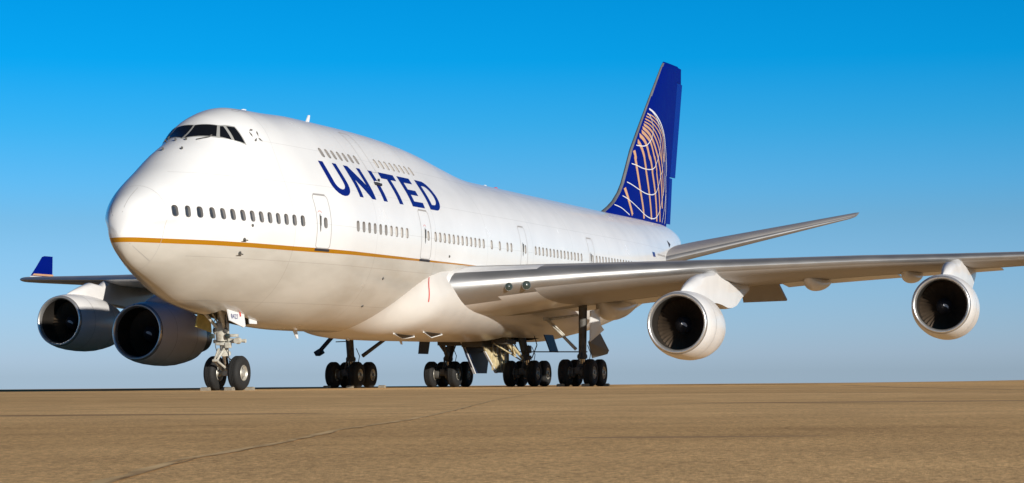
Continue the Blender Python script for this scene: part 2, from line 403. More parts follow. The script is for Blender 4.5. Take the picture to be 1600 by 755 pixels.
# ------------------------------------------------------------------ the airliner
plane = bpy.data.objects.new('jet_airliner', None); col.objects.link(plane)
plane.location = (30, 0, 0); plane.empty_display_size = 2
tag(plane, 'white four engine jumbo jet airliner with blue tail, parked on the brown apron', 'airplane')
bpy.context.view_layer.update()

xs = [ST[0][0]+(1-ST[0][0])*(i/14)**2 for i in range(14)]+[1+0.3*i for i in range(37)]
xs += [12.5+0.75*i for i in range(77)]
xs = [x for x in xs if x < 69.5]+[69.55]
NS = 96
hv = []
for x in xs:
    if x == xs[0]: x += 0.002
    hv += [(x, y, z) for y, z in section(x, NS)]
hf = []
for k in range(len(xs)-1):
    for i in range(NS):
        j = (i+1) % NS; hf.append((k*NS+i, k*NS+j, (k+1)*NS+j, (k+1)*NS+i))
hf.append(tuple(range(NS))[::-1]); hf.append(tuple((len(xs)-1)*NS+i for i in range(NS)))
fus_o = link('fuselage', hv, hf, [M['hull'], M['reveal'], M['well']], plane, body=True, sharp=60)
hull_bm = bmesh.new(); hull_bm.from_mesh(fus_o.data)
bmesh.ops.recalc_face_normals(hull_bm, faces=hull_bm.faces)
HULL = BVHTree.FromBMesh(hull_bm)          # sheared (world) coordinates
hull_ref = fus_o.data.copy()

def on_side(x, z, side=-1, off=0.0):
    """point of the skin at station x, height z (body coordinates) -> world point, normal"""
    p = Vector(bodyv((x, side*12.0, z)))
    loc, nor, _, _ = HULL.ray_cast(p, Vector((0, -side, 0)))
    if loc is None: loc, nor, _, _ = HULL.find_nearest(Vector(bodyv((x, side*3, z))))
    return loc+nor*off, nor
def on_near(p, off=0.0):
    loc, nor, _, _ = HULL.find_nearest(Vector(bodyv(p)))
    return loc+nor*off, nor
def frame_at(x, z, side=-1):
    a, n = on_side(x, z, side)
    b, _ = on_side(x+0.12, z, side); c, _ = on_side(x, z+0.08, side)
    ex = (b-a).normalized(); n = ex.cross((c-a).normalized())
    n.normalize()
    if n.y*side < 0: n = -n
    ez = n.cross(ex); ez.normalize()
    if ez.z < 0: ez = -ez
    return a, ex, ez, n
def roundrect(w, h, rad, k=5):
    pts = []
    for cx_, cy_, a0 in ((w/2-rad, h/2-rad, 0), (-w/2+rad, h/2-rad, 90), (-w/2+rad, -h/2+rad, 180), (w/2-rad, -h/2+rad, 270)):
        for i in range(k+1):
            t = R(a0+90*i/k); pts.append((cx_+rad*math.cos(t), cy_+rad*math.sin(t)))
    return pts
def patch_poly(name, poly, mats, parent, side=-1, off=0.006, step=0.15, thick=0.0, holes=None):
    """flat outline in (x,z) draped over the side of the hull"""
    b = bmesh.new()
    vs = [b.verts.new((p[0], 0, p[1])) for p in poly]; b.faces.new(vs)
    for ax, lo, hi in ((0, min(p[0] for p in poly), max(p[0] for p in poly)), (2, min(p[1] for p in poly), max(p[1] for p in poly))):
        k = int((hi-lo)/step)
        for i in range(1, k+1):
            co = [0, 0, 0]; co[ax] = lo+(hi-lo)*i/(k+1); no = [0, 0, 0]; no[ax] = 1
            bmesh.ops.bisect_plane(b, geom=b.verts[:]+b.edges[:]+b.faces[:], plane_co=co, plane_no=no)
    nrm = []
    for v in b.verts:
        p, n = on_side(v.co.x, v.co.z, side, off); v.co = p; nrm.append(n)
    o = MB(); o.addbm(b); ob = o.make(name, mats, parent, sharp=80)
    return ob
def ribbon(mb, pts, w, mi=0, off=0.008):
    """narrow strip through world points with normals, lying on a surface; pts: [(p, n)]"""
    vs = []
    for i, (p, n) in enumerate(pts):
        a = pts[max(0, i-1)][0]; b = pts[min(len(pts)-1, i+1)][0]; t = (b-a).normalized(); s = n.cross(t); s.normalize()
        ww = w[i] if isinstance(w, list) else w
        vs += [p+n*off+s*ww/2, p+n*off-s*ww/2]
    mb.add(vs, [(2*i, 2*i+1, 2*i+3, 2*i+2) for i in range(len(pts)-1)], mi)

# ---- window pockets and wheel wells are really cut into the hull
cut = MB()
WIN = [(1.58+0.4945*i+0.0*i, 5.955, 0.25, 0.37) for i in range(14)]
WIN += [(11.84+(16.64-11.84)*i/9, 5.975, 0.25, 0.38) for i in range(10)]
WIN += [(19.69+(25.34-19.69)*i/11, 6.0, 0.25, 0.38) for i in range(12)]
WIN += [(26.36, 6.01, 0.25, 0.38), (27.40, 6.01, 0.25, 0.38), (28.41, 6.01, 0.25, 0.38), (28.93, 6.01, 0.25, 0.38)]
WIN += [(32.31+(39.33-32.31)*i/13, 6.03, 0.25, 0.38) for i in range(14)]
WIN += [(41.87+0.54*i, 6.035, 0.25, 0.38) for i in range(23)]
DOORW = [(9.42, 5.96), (18.9, 6.0), (30.86, 6.02), (41.22, 6.04)]
UPW = [(11.21+0.523*i, 8.615, 0.25, 0.40) for i in range(7)]+[(16.33+0.533*i, 8.64, 0.25, 0.40) for i in range(8)]
frames = []
for x, z, w, h in WIN+UPW+[(a, b, 0.24, 0.37) for a, b in DOORW]:
    a, ex, ez, n = frame_at(x, z); frames.append((x, z, w, h, a, ex, ez, n))
    o = roundrect(w, h, 0.10, 3)
    pts = [a+ex*p[0]+ez*p[1]+n*0.06 for p in o]; cut.prism(pts, -n*0.16, 0)
cutter = cut.make('cut', [M['reveal']], None, smooth=False)
well = MB()
well.box(bodyv((7.6, 0, 2.6)), (2.9, 1.25, 1.9), mi=0)
well.box(bodyv((34.2, 0, 2.5)), (5.6, 3.9, 1.7), mi=0)
wello = well.make('cutw', [M['well']], None, smooth=False)
for c_ in (cutter, wello):
    md = fus_o.modifiers.new('b', 'BOOLEAN'); md.operation = 'DIFFERENCE'; md.solver = 'EXACT'; md.object = c_; md.use_self = True
    try: md.material_mode = 'TRANSFER'
    except Exception: pass
dg = bpy.context.evaluated_depsgraph_get()
nm = bpy.data.meshes.new_from_object(fus_o.evaluated_get(dg)); fus_o.modifiers.clear()
old = fus_o.data; fus_o.data = nm; nm.name = 'fuselage'
for c_ in (cutter, wello): bpy.data.objects.remove(c_)
# smooth normals taken from the uncut hull
hv_n = [v.normal.copy() for v in hull_bm.verts]; hull_bm.faces.ensure_lookup_table()
def smooth_normal(p):
    loc, nor, fi, dist = HULL.find_nearest(p)
    f = hull_bm.faces[fi]
    if len(f.verts) != 4: return nor, dist
    w = [1.0/((v.co-loc).length+1e-5)**1.0 for v in f.verts]
    # bilinear weights through the polygon's own coordinates
    from mathutils.interpolate import poly_3d_calc
    w = poly_3d_calc([v.co for v in f.verts], loc)
    n = Vector((0, 0, 0))
    for v, ww in zip(f.verts, w): n += hv_n[v.index]*ww
    return n.normalized(), dist
ln = [None]*len(nm.loops)
vcache = {}
for p in nm.polygons:
    c = p.center; _, dist = smooth_normal(c); n0, _ = smooth_normal(c)
    outer = abs(p.normal.dot(n0)) > 0.6 and dist < 0.02
    for li in p.loop_indices:
        if outer:
            vi = nm.loops[li].vertex_index
            if vi not in vcache: vcache[vi] = smooth_normal(nm.vertices[vi].co)[0]
            ln[li] = vcache[vi]
        else: ln[li] = p.normal.copy()
    p.use_smooth = True
nm.normals_split_custom_set([tuple(n) for n in ln])

# panes and frames, one cabin_window per opening
random.seed(11)
def window_part(x, z, w, h, a, ex, ez, n, name, parent):
    mb = MB(); o = roundrect(w-0.004, h-0.004, 0.10, 4); k = len(o)
    inner = roundrect(w-0.03, h-0.03, 0.09, 4)
    fr = 0.012
    big = roundrect(w+0.012, h+0.012, 0.106, 4)
    ring = [a+ex*p[0]+ez*p[1]+n*0.003 for p in big]+[a+ex*p[0]+ez*p[1]+n*0.005 for p in o]+[a+ex*p[0]+ez*p[1]-n*0.085 for p in inner]
    fs = [(i, (i+1) % k, k+(i+1) % k, k+i) for i in range(k)]+[(k+i, k+(i+1) % k, 2*k+(i+1) % k, 2*k+i) for i in range(k)]
    mb.add(ring, fs, 0)
    mb.add([a+ex*p[0]+ez*p[1]-n*0.083 for p in inner], [tuple(range(k))], 1)
    return mb.make(name, [M['reveal'], M['pane'] if True else M['shade']], parent, smooth=True, sharp=25)
doorwin = {}
for fr_ in frames:
    x, z = fr_[0], fr_[1]
    if (x, z) in DOORW: doorwin[x] = fr_; continue
    shade = x > 11 and random.random() < (0.55 if z < 7 else 0.75)
    ob = window_part(*fr_, 'cabin_window', fus_o)
    if shade: ob.data.materials[1] = M['shade']

# ---- cabin doors
DOORS = [(8.86, 9.80, 5.07, 6.93, 9.42, 5.96), (18.15, 19.22, 5.09, 6.96, 18.9, 6.0), (30.25, 31.15, 5.21, 7.0, 30.86, 6.02), (40.65, 41.6, 5.24, 7.02, 41.22, 6.04)]
for x0, x1, z0, z1, wx, wz in DOORS:
    dm = MB(); w_, h_ = x1-x0, z1-z0
    rr = roundrect(w_, h_, 0.13, 4); rr = [(x0+w_/2+p[0], z0+h_/2+p[1]) for p in rr]
    dense = []
    for a, b in zip(rr, rr[1:]+rr[:1]):
        k = max(1, int(math.dist(a, b)/0.12)); dense += [(a[0]+(b[0]-a[0])*i/k, a[1]+(b[1]-a[1])*i/k) for i in range(k)]
    pts = [on_side(p[0], p[1]) for p in dense]; pts.append(pts[0])
    # door leaf with the window opening left out: four skins round it
    wz0, wz1, wx0, wx1 = wz-0.25, wz+0.25, wx-0.17, wx+0.17
    ribbon(dm, pts, 0.035, 0, 0.004)
    pts2 = [on_side(x0+0.1+(x1-x0-0.2)*i/6, z1+0.03) for i in range(7)]; ribbon(dm, pts2, 0.035, 0, 0.010)
    door = dm.make('cabin_door', [M['seam']], fus_o)
    # handle in its recess, sill and scuff plate
    hb = MB()
    hpts = [on_side(wx-0.36, wz+0.30-0.62*i/6) for i in range(7)]; ribbon(hb, hpts, [0.02, 0.05, 0.06, 0.07, 0.06, 0.05, 0.02], 0, 0.02)
    ha, hex_, hez, hn = frame_at(wx-0.36, wz+0.05); hb.box(ha+hn*0.03, (0.05, 0.03, 0.34), mi=0)
    hb.make('door_handle', [M['strut_dark']], fus_o)
    sb = MB(); spts = [on_side(x0-0.01+(w_+0.02)*i/5, z0-0.06) for i in range(6)]; ribbon(sb, spts, 0.085, 0, 0.012)
    if x0 < 30: sb.make('door_sill', [M['dark']], fus_o)
    arc = MB(); apts = [on_side(wx-0.34+0.13*math.cos(t), wz+0.30+0.10*math.sin(t)) for t in [R(20+140*i/6) for i in range(7)]]; ribbon(arc, apts, 0.018, 0, 0.005)
    if x0 < 30: arc.make('door_arrow', [M['red']], fus_o)
    window_part(*doorwin[wx], 'cabin_window', fus_o)
# upper deck door outline
ud = MB()
pts = [on_near(p) for p in ((14.9, -2.32, 8.2), (14.9, -2.25, 8.45), (14.88, -1.95, 8.95), (14.86, -1.6, 9.4), (14.85, -1.2, 9.75))]
pts2 = [on_near(p) for p in ((15.75, -2.32, 8.2), (15.75, -2.25, 8.45), (15.73, -1.95, 8.95), (15.7, -1.6, 9.4), (15.66, -1.2, 9.75))]
def smoothpts(P, k=6):
    out_ = []
    for (a, n), (b, n2) in zip(P, P[1:]):
        for i in range(k):
            t = i/k; q = unbody(a.lerp(b, t)); out_.append(on_near(q))
    out_.append(P[-1]); return out_
ribbon(ud, smoothpts(pts), 0.028, 0, 0.004); ribbon(ud, smoothpts(pts2), 0.028, 0, 0.004)
ribbon(ud, smoothpts([pts[0], pts2[0]]), 0.028, 0, 0.004); ribbon(ud, smoothpts([pts[-1], pts2[-1]]), 0.028, 0, 0.004)
ud.make('upper_deck_door', [M['seam']], fus_o)
# radome joint
rj = MB(); ring = []
for i in range(61):
    p = section(1.32, 60)[i % 60]; ring.append(on_near((1.32, p[0], p[1])))
ribbon(rj, ring, 0.012, 0, 0.003); rj.make('radome_joint', [M['seam']], fus_o)
# lightning strips on the radome
ls = MB()
for yy, zz in ((0.55, 6.35), (-0.1, 6.6), (0.2, 4.2), (-0.5, 4.35)):
    P = [on_near((1.28+(0.42-1.28)*i/6, yy*(1-0.09*i), 5.3+(zz-5.3)*(1-0.10*i))) for i in range(7)]; ribbon(ls, P, 0.014, 0, 0.006)
ls.make('diverter_strips', [M['seam']], fus_o)

# ---- cockpit windows
def quad_on(name, corners, mats, off, parent, n=8, inset=0.0):
    A, B, C_, D = [Vector(c) for c in corners]; vs = []
    for i in range(n+1):
        for j in range(n+1):
            s, t = i/n, j/n; s = inset+(1-2*inset)*s; t = inset+(1-2*inset)*t
            p = (A*(1-s)+D*s)*(1-t)+(B*(1-s)+C_*s)*t
            q, nn = on_near(p, off); vs.append(q)
    fs = [(i*(n+1)+j, i*(n+1)+j+1, (i+1)*(n+1)+j+1, (i+1)*(n+1)+j) for i in range(n) for j in range(n)]
    return link(name, vs, fs, mats, parent, smooth=True, sharp=80)
PANES = [((4.54, -0.04, 8.60), (5.35, -0.03, 9.10), (5.57, -0.74, 9.08), (5.18, -0.90, 8.67)),
         ((5.27, -0.99, 8.66), (5.60, -0.83, 9.06), (5.69, -0.90, 9.05), (5.56, -1.27, 8.57)),
         ((5.66, -1.34, 8.56), (5.76, -0.98, 9.05), (6.01, -1.16, 9.05), (6.05, -1.53, 8.49))]
# the grey surround of the whole windscreen, then the panes a little above it
SUR = ((4.48, 0.0, 8.56), (5.36, 0.0, 9.145), (5.60, -0.78, 9.12), (5.20, -0.97, 8.62)), ((5.20, -0.97, 8.62), (5.60, -0.78, 9.12), (6.05, -1.17, 9.10), (6.11, -1.58, 8.44))
for s in (1, -1):
    for q in SUR: quad_on('windscreen_frame', [(p[0], p[1]*s, p[2]) for p in q], [M['wframe']], 0.006, fus_o)
    for q in PANES: quad_on('cockpit_window', [(p[0], p[1]*s, p[2]) for p in q], [M['glass']], 0.014, fus_o)
for s in (1, -1):
    wb = MB(); wp = [on_near((4.51+0.1*i, s*(-0.50-0.07*i), 8.49+0.045*i), 0.05)[0] for i in range(5)]
    wb.chain(wp, 0.016, 6); wb.tube(wp[-1], on_near((5.15, s*-0.72, 8.60), 0.04)[0], 0.022, n=6); wb.make('wiper', [M['strut_dark']], fus_o)
# small vanes, probes, blades and lights on the hull
def probe(p, side=-1, size=0.22, back=True):
    a, n = on_near(p); mb = MB()
    mb.lathe(a, n, [(-0.01, 0.07), (0.012, 0.07), (0.02, 0.0)], 12)
    e = a+n*0.11; mb.tube(a, e, 0.025, 0.018, 6); mb.tube(e+Vector((0.06, 0, 0)), e-Vector((size, 0, 0)), 0.022, 0.012, 6)
    mb.make('air_probe', [M['strut_dark']], fus_o)
for p in ((4.63, -2.2, 5.15), (4.59, -2.05, 4.71)): probe(p); probe((p[0], -p[1], p[2]))
for p in ((4.98, -2.32, 5.64), (21.3, -3.2, 5.3), (15.06, -2.87, 4.22), (14.78, -2.16, 3.2)):
    a, n = on_near(p); mb = MB(); mb.lathe(a, n, [(-0.01, 0.05), (0.03, 0.05), (0.05, 0.02), (0.05, 0.0)], 10); mb.make('static_port', [M['strut_dark']], fus_o)
for p in ((4.82, 0.77, 8.53), (4.38, 0.18, 8.49), (4.41, -0.18, 8.49), (3.77, 0.33, 8.15), (3.78, -0.35, 8.15)):
    a, n = on_near(p); mb = MB(); mb.box(a+n*0.04, (0.10, 0.03, 0.09), bev=0.008); mb.tube(a, a+n*0.09, 0.012, n=6); mb.make('washer_nozzle', [M['strut_dark']], fus_o)
def blade(x, y0, h, w, name='blade_antenna', m='white', up=True, lean=0.12):
    a, n = on_near((x, y0, 11 if up else 0))
    n = Vector((0, 0, 1 if up else -1)); t = 0.035; a = a-n*0.03
    pts = [a+Vector((-w/2, -t/2, 0)), a+Vector((w/2, -t/2, 0)), a+Vector((w/2+lean, -t/2, 0))+n*h, a+Vector((lean+w*0.1, -t/2, 0))+n*h]
    mb = MB(); mb.prism(pts, (0, t, 0)); mb.make(name, [M[m]], fus_o, smooth=False)
blade(14.6, 0, 0.36, 0.32); blade(8.9, 0, 0.12, 0.6); blade(34.5, 0, 0.16, 0.6); blade(40.3, 0, 0.12, 0.6)
for xx, hh in ((13.5, 0.3), (18.3, 0.28), (24.0, 0.3)): blade(xx, 0, hh, 0.35, 'belly_antenna', 'white', False)
# beacon
bc = MB(); a, n = on_near((36.2, 0, 11)); bc.lathe(a-n*0.02, n, [(0, 0.16), (0.06, 0.15), (0.13, 0.09), (0.15, 0.0)], 14); bc.make('beacon', [M['red']], fus_o)
# crew hatch outline on the crown
ch = MB()
for (xa, za) in ((7.2, 9.72), (7.75, 9.70)):
    P = [on_near((xa+0.45*math.cos(t)*0.45, -0.62+0.10*math.sin(t), za)) for t in [R(30*i) for i in range(13)]]; ribbon(ch, P, 0.03, 0, 0.004)
ch.make('crew_hatch', [M['seam']], fus_o)
# star decal, five kite shaped pieces
sd = MB()
for p, a in (((6.72, -1.44, 9.0), 0.1), ((6.96, -1.57, 8.91), 1.3), ((6.97, -1.68, 8.71), 2.5), ((6.70, -1.64, 8.68), 3.7), ((6.58, -1.50, 8.85), 5.0)):
    c, n = on_near(p, 0.006); ex = Vector((1, 0, 0)); ex = (ex-n*ex.dot(n)).normalized(); ez = n.cross(ex)*-1
    if ez.z < 0: ez = -ez
    k = [(-0.13, 0.0), (0.02, 0.055), (0.11, 0.0), (0.02, -0.03)]
    ca, sa = math.cos(a), math.sin(a)
    sd.add([c+ex*(p_[0]*ca-p_[1]*sa)+ez*(p_[0]*sa+p_[1]*ca) for p_ in k], [(0, 1, 2, 3)])
sd.make('star_decal', [M['strut_dark']], fus_o, smooth=False)

# ---- lettering
z0_, z1_ = 7.08, 8.26
def arc(cx, cz, rx, rz, a0, a1, k=10): return [(cx+rx*math.cos(R(a0+(a1-a0)*i/k)), cz+rz*math.sin(R(a0+(a1-a0)*i/k))) for i in range(k+1)]
LET = []
s_ = 0.34
# U
ux0, ux1 = 10.50, 11.90
LET.append([(ux0, z1_), (ux0, z0_+0.40)]+arc((ux0+ux1)/2, z0_+0.40, (ux1-ux0)/2, 0.46, 180, 360)+[(ux1, z1_), (ux1-s_, z1_)]+
           arc((ux0+ux1)/2, z0_+0.44, (ux1-ux0)/2-s_, 0.26, 360, 180)+[(ux0+s_, z1_)])
# N
nx0, nx1 = 12.55, 14.10
LET.append([(nx0, z1_), (nx0, z0_), (nx0+s_, z0_), (nx0+s_, z1_-0.52), (nx1-s_-0.05, z0_), (nx1, z0_), (nx1, z1_), (nx1-s_, z1_), (nx1-s_, z0_+0.52), (nx0+s_+0.05, z1_)])
# I
LET.append([(14.86, z1_), (14.86, z0_), (15.24, z0_), (15.24, z1_)])
# T
LET.append([(15.88, z1_+0.01), (15.88, z1_-0.23), (16.45, z1_-0.23), (16.45, z0_), (16.83, z0_), (16.83, z1_-0.23), (17.42, z1_-0.23), (17.42, z1_+0.01)])
# E
e0, e1 = 17.80, 19.12
LET.append([(e0, z1_+0.01), (e0, z0_), (e1, z0_), (e1, z0_+0.22), (e0+0.40, z0_+0.22), (e0+0.40, z0_+0.48), (e1-0.12, z0_+0.48), (e1-0.12, z0_+0.69), (e0+0.40, z0_+0.69), (e0+0.40, z1_-0.22), (e1, z1_-0.22), (e1, z1_+0.01)])
# D  (slit at its left side closes the counter)
d0, d1 = 19.72, 21.20
zc_ = (z0_+z1_)/2; hz = (z1_-z0_)/2
LET.append([(d0, z1_+0.01), (d0, zc_), (d0+0.38, zc_), (d0+0.38, z1_-0.21), (d0+0.62, z1_-0.21)]+arc(d0+0.62, zc_, 0.50, hz-0.21, 90, 0)+[(d1, zc_)]+arc(d0+0.70, zc_, 0.78, hz, 0, 90)[1:])
LET.append([(d0, zc_), (d0, z0_), (d0+0.70, z0_)]+arc(d0+0.70, zc_, 0.78, hz, -90, 0)[1:]+[(d0+1.12, zc_)]+arc(d0+0.62, zc_, 0.50, hz-0.21, 0, -90)[1:]+[(d0+0.38, z0_+0.21), (d0+0.38, zc_)])
lm = MB()
for poly in LET:
    b = bmesh.new(); f_ = b.faces.new([b.verts.new((p[0], 0, p[1])) for p in poly]); f_.normal_update(); bmesh.ops.triangulate(b, faces=b.faces[:])
    for i in range(1, 14):
        zz = z0_-0.08+i*0.1; bmesh.ops.bisect_plane(b, geom=b.verts[:]+b.edges[:]+b.faces[:], plane_co=(0, 0, zz), plane_no=(0, 0, 1))
    for v in b.verts: v.co = on_side(v.co.x, v.co.z, -1, 0.006)[0]
    lm.addbm(b)
lm.make('airline_name', [M['letter']], fus_o, sharp=80)
a, n = on_side(15.04, 7.72); il = MB(); il.box(a+n*0.04, (0.62, 0.07, 0.10), bev=0.02, mi=0); il.box(a+n*0.03+Vector((0.05, 0, 0.13)), (0.12, 0.05, 0.16), mi=0); il.box(a+n*0.05+Vector((-0.1, 0, 0.07)), (0.45, 0.05, 0.03), mi=1)  # the white bar is a highlight modelled on the dark fitting
il.make('escape_light', [M['dark'], M['white']], fus_o, smooth=False)
# small registration and flag by the tail
fg = MB()
fp = [on_side(x, z, -1, 0.01)[0] for x, z in ((54.0, 6.98), (54.7, 6.98), (54.7, 6.72), (54.0, 6.72))]; fg.add(fp, [(0, 1, 2, 3)]); fg.make('flag_decal', [M['letter']], fus_o, smooth=False)
for i in range(6):
    rg = MB()
    fp = [on_side(x, z, -1, 0.01)[0] for x, z in ((55.6+i*0.42, 6.95), (55.85+i*0.42, 6.95), (55.85+i*0.42, 6.85), (55.6+i*0.42, 6.85))]; rg.add(fp, [(0, 1, 2, 3)]); rg.make('registration_mark', [M['seam']], fus_o, smooth=False)

tl = MB(); P = [on_near(p)[0]+on_near(p)[1]*0.012 for p in ((60.3, -2.2, 8.05), (60.3, -2.2, 7.55), (61.1, -2.1, 7.8))]; tl.add(P, [(0, 1, 2)]); tl.make('tail_vent', [M['dark']], fus_o, smooth=False)

# ---- wing to body fairing
fb = MB(); FX = [15.6, 16.4, 17.4, 18.6, 19.8, 21.0, 22.5, 25, 28, 31, 34, 36, 38, 40, 42, 44, 46, 47.5, 49]
# half width, bottom, top, centre height
FW = [2.30, 2.62, 2.92, 3.17, 3.33, 3.43, 3.50, 3.52, 3.52, 3.52, 3.50, 3.48, 3.44, 3.36, 3.22, 3.0, 2.7, 2.4, 1.9]
FB = [2.35, 2.22, 2.12, 2.06, 2.02, 2.0, 1.99, 1.99, 1.99, 2.0, 2.0, 2.01, 2.04, 2.10, 2.2, 2.36, 2.6, 2.85, 3.3]
FT = [3.3, 3.9, 4.4, 4.75, 4.92, 5.0, 5.02, 5.0, 4.95, 4.9, 4.85, 4.8, 4.75, 4.7, 4.6, 4.5, 4.4, 4.3, 4.1]
K = 120
def ray_r(sec, th, zc):
    # distance from (0, zc) to the closed section outline in direction th
    dy, dz = math.cos(th), math.sin(th); best = 0
    for (y0, z0), (y1, z1) in zip(sec, sec[1:]+sec[:1]):
        ey, ez = y1-y0, z1-z0; den = dy*ez-dz*ey
        if abs(den) < 1e-9: continue
        t_ = (y0*ez-(z0-zc)*ey)/den; u_ = (y0*dz-(z0-zc)*dy)/den
        if t_ > 0 and -1e-6 <= u_ <= 1+1e-6: best = max(best, t_)
    return best
FX2 = [15.0+0.25*i for i in range(44)]+[26+0.5*i for i in range(47)]
def tabv(T, x): return pchip(FX, T, x)
GR = []
for x in FX2:
    GR.append([])
    w, zb, zt = tabv(FW, x), tabv(FB, x), tabv(FT, x)
    zc = 3.9; sec = section(x, 96)
    fz = min(1, max(0, (48.5-x)/7.0)); fz = fz*fz*(3-2*fz)
    own = []
    zm = zb+(zt-zb)*0.62
    for i in range(120):
        t = 2*math.pi*i/120; c, s2 = math.cos(t), math.sin(t)
        own.append((math.copysign(abs(c)**(0.80 if s2 < 0 else 0.85), c)*w, zm+(math.copysign(abs(s2)**0.9, s2))*((zt-zm) if s2 > 0 else (zm-zb))))
    for i in range(K):
        th = 2*math.pi*i/K
        rh = ray_r(sec, th, zc); ro = ray_r(own, th, zc)
        zz_ = zc+rh*math.sin(th)
        xs0 = 15.6+max(0.0, zz_-2.4)*1.45
        fa = min(1, max(0, (x-xs0)/3.2)); fa = fa*fa*(3-2*fa)
        g_ = min(1, max(0, (5.0-zz_)/0.9)); g_ = g_*g_*(3-2*g_)
        rr_ = rh-0.06+fa*fz*g_*(max(ro, rh+0.09)-rh+0.06)
        GR[-1].append(rr_)
for _ in range(5):                                   # even out the grid
    G2 = [row[:] for row in GR]
    for a_ in range(1, len(GR)-1):
        for i in range(K): G2[a_][i] = 0.4*GR[a_][i]+0.15*(GR[a_-1][i]+GR[a_+1][i]+GR[a_][i-1]+GR[a_][(i+1) % K])
    GR = G2
for x, row in zip(FX2, GR):
    for i, rr_ in enumerate(row):
        th = 2*math.pi*i/K; fb.v.append((x, rr_*math.cos(th), 3.9+rr_*math.sin(th)))
FX = FX2
for k in range(len(FX)-1):
    for i in range(K):
        j = (i+1) % K
        xa = (FX[k]+FX[k+1])/2; za = fb.v[k*K+i][2]; ya = abs(fb.v[k*K+i][1])
        if 31.4 < xa < 37 and za < 2.25 and ya < 1.95: continue
        fb.f.append((k*K+i, k*K+j, (k+1)*K+j, (k+1)*K+i)); fb.m.append(0)
fair = fb.make('wing_body_fairing', [M['fairing']], plane, body=True, sharp=60)

# ---- air intakes under the nose of the fairing
for P3 in (((18.75, -1.48), (21.08, -1.08), (21.37, -1.38)), ((20.86, -1.79), (23.3, -1.39), (23.43, -1.76))):
    pass
FAIRT = BVHTree.FromObject(fair, bpy.context.evaluated_depsgraph_get())
def on_fair(p, off=0.0):
    loc, nor, _, _ = FAIRT.find_nearest(Vector(bodyv(p)))
    if (loc-Vector(bodyv((p[0], 0, 3.8)))).dot(nor) < 0: nor = -nor
    return loc+nor*off, nor
for P3 in (((18.9, -1.75, 2.3), (20.9, -1.35, 2.0), (21.2, -1.75, 2.1)), ((20.9, -2.2, 2.4), (23.1, -1.75, 2.0), (23.3, -2.15, 2.2))):
    mb = MB(); q = []; G = 8
    for i in range(G+1):
        for j in range(G+1-i):
            p_ = tuple(P3[0][k]*(1-(i+j)/G)+P3[1][k]*i/G+P3[2][k]*j/G for k in range(3)); q.append(on_fair(p_, 0.02)[0])
    idx = {}; c_ = 0
    for i in range(G+1):
        for j in range(G+1-i): idx[(i, j)] = c_; c_ += 1
    fs_ = [(idx[(i, j)], idx[(i+1, j)], idx[(i, j+1)]) for i in range(G) for j in range(G-i)]+[(idx[(i+1, j)], idx[(i+1, j+1)], idx[(i, j+1)]) for i in range(G) for j in range(G-i-1)]
    mb.add(q, fs_, 0)
    for a, b in ((0, 1), (1, 2)):
        mb.tube(on_fair(P3[a], 0.03)[0], on_fair(P3[b], 0.03)[0], 0.03, n=6, mi=1)
    mb.make('ram_air_inlet', [M['dark'], M['white']], plane, smooth=False)
def on_fair_side(x, z):
    l1, n1, _, d1 = FAIRT.ray_cast(Vector(bodyv((x, -12.0, z))), Vector((0, 1, 0)))
    if n1.y > 0: n1 = -n1
    return l1, n1
mb = MB(); P = [on_fair_side(19.6-0.2*(i/16), 4.42-0.98*i/16) for i in range(17)]
ribbon(mb, P, 0.05, 0, 0.02); mb.make('red_stripe', [M['red']], plane)

# ---- aerofoils
def foil(n=20, tc=0.12, camber=0.012):
    """closed loop from trailing edge over the top to the nose and back below"""
    X = [(1-math.cos(math.pi*i/n))/2 for i in range(n+1)]
    yt = lambda x: 5*tc*(0.2969*math.sqrt(x)-0.126*x-0.3516*x*x+0.2843*x**3-0.1036*x**4)
    yc = lambda x: camber*4*x*(1-x)
    top = [(x, yc(x)+yt(x)+0.0) for x in reversed(X)]
    bot = [(x, yc(x)-yt(x)) for x in X[1:-1]]+[(1.0, -0.0015)]
    return top+bot, n
def interp(tab, y):
    for a, b in zip(tab, tab[1:]):
        if y <= b[0]: t = (y-a[0])/(b[0]-a[0]); return [a[i]+(b[i]-a[i])*t for i in range(1, len(a))]
    return list(tab[-1][1:])
# |y|, x of leading edge, x of trailing edge, z of leading edge, z of trailing edge, thickness ratio
WT = [(2.2, 19.6, 36.2, 3.98, 3.50, 0.132), (3.25, 21.1, 36.6, 4.08, 3.60, 0.132), (4.2, 22.15, 36.95, 4.20, 3.72, 0.128), (6.0, 23.75, 37.5, 4.40, 3.92, 0.118),
      (8.0, 25.50, 38.05, 4.60, 4.12, 0.108), (11.68, 28.78, 39.1, 4.92, 4.47, 0.096), (12.4, 29.42, 39.35, 4.97, 4.53, 0.094), (14, 30.84, 40.3, 5.07, 4.70, 0.090),
      (17.3, 33.77, 42.25, 5.27, 4.97, 0.086), (20.83, 36.90, 44.3, 5.43, 5.22, 0.083), (26, 41.48, 47.35, 5.70, 5.60, 0.08), (30.5, 45.46, 50.0, 5.94, 5.92, 0.08), (31.6, 46.5, 50.6, 6.0, 6.0, 0.078), (32.2, 47.5, 50.95, 6.04, 6.05, 0.07)]
def wing_pt(y, xf, top):
    xl, xt, zl, zt, tc = interp(WT, y); c = xt-xl
    yt = 5*tc*(0.2969*math.sqrt(xf)-0.126*xf-0.3516*xf*xf+0.2843*xf**3-0.1036*xf**4); yc = 0.008*4*xf*(1-xf)
    return xl+c*xf, zl+(zt-zl)*xf+c*(yc+(yt if top else -yt))
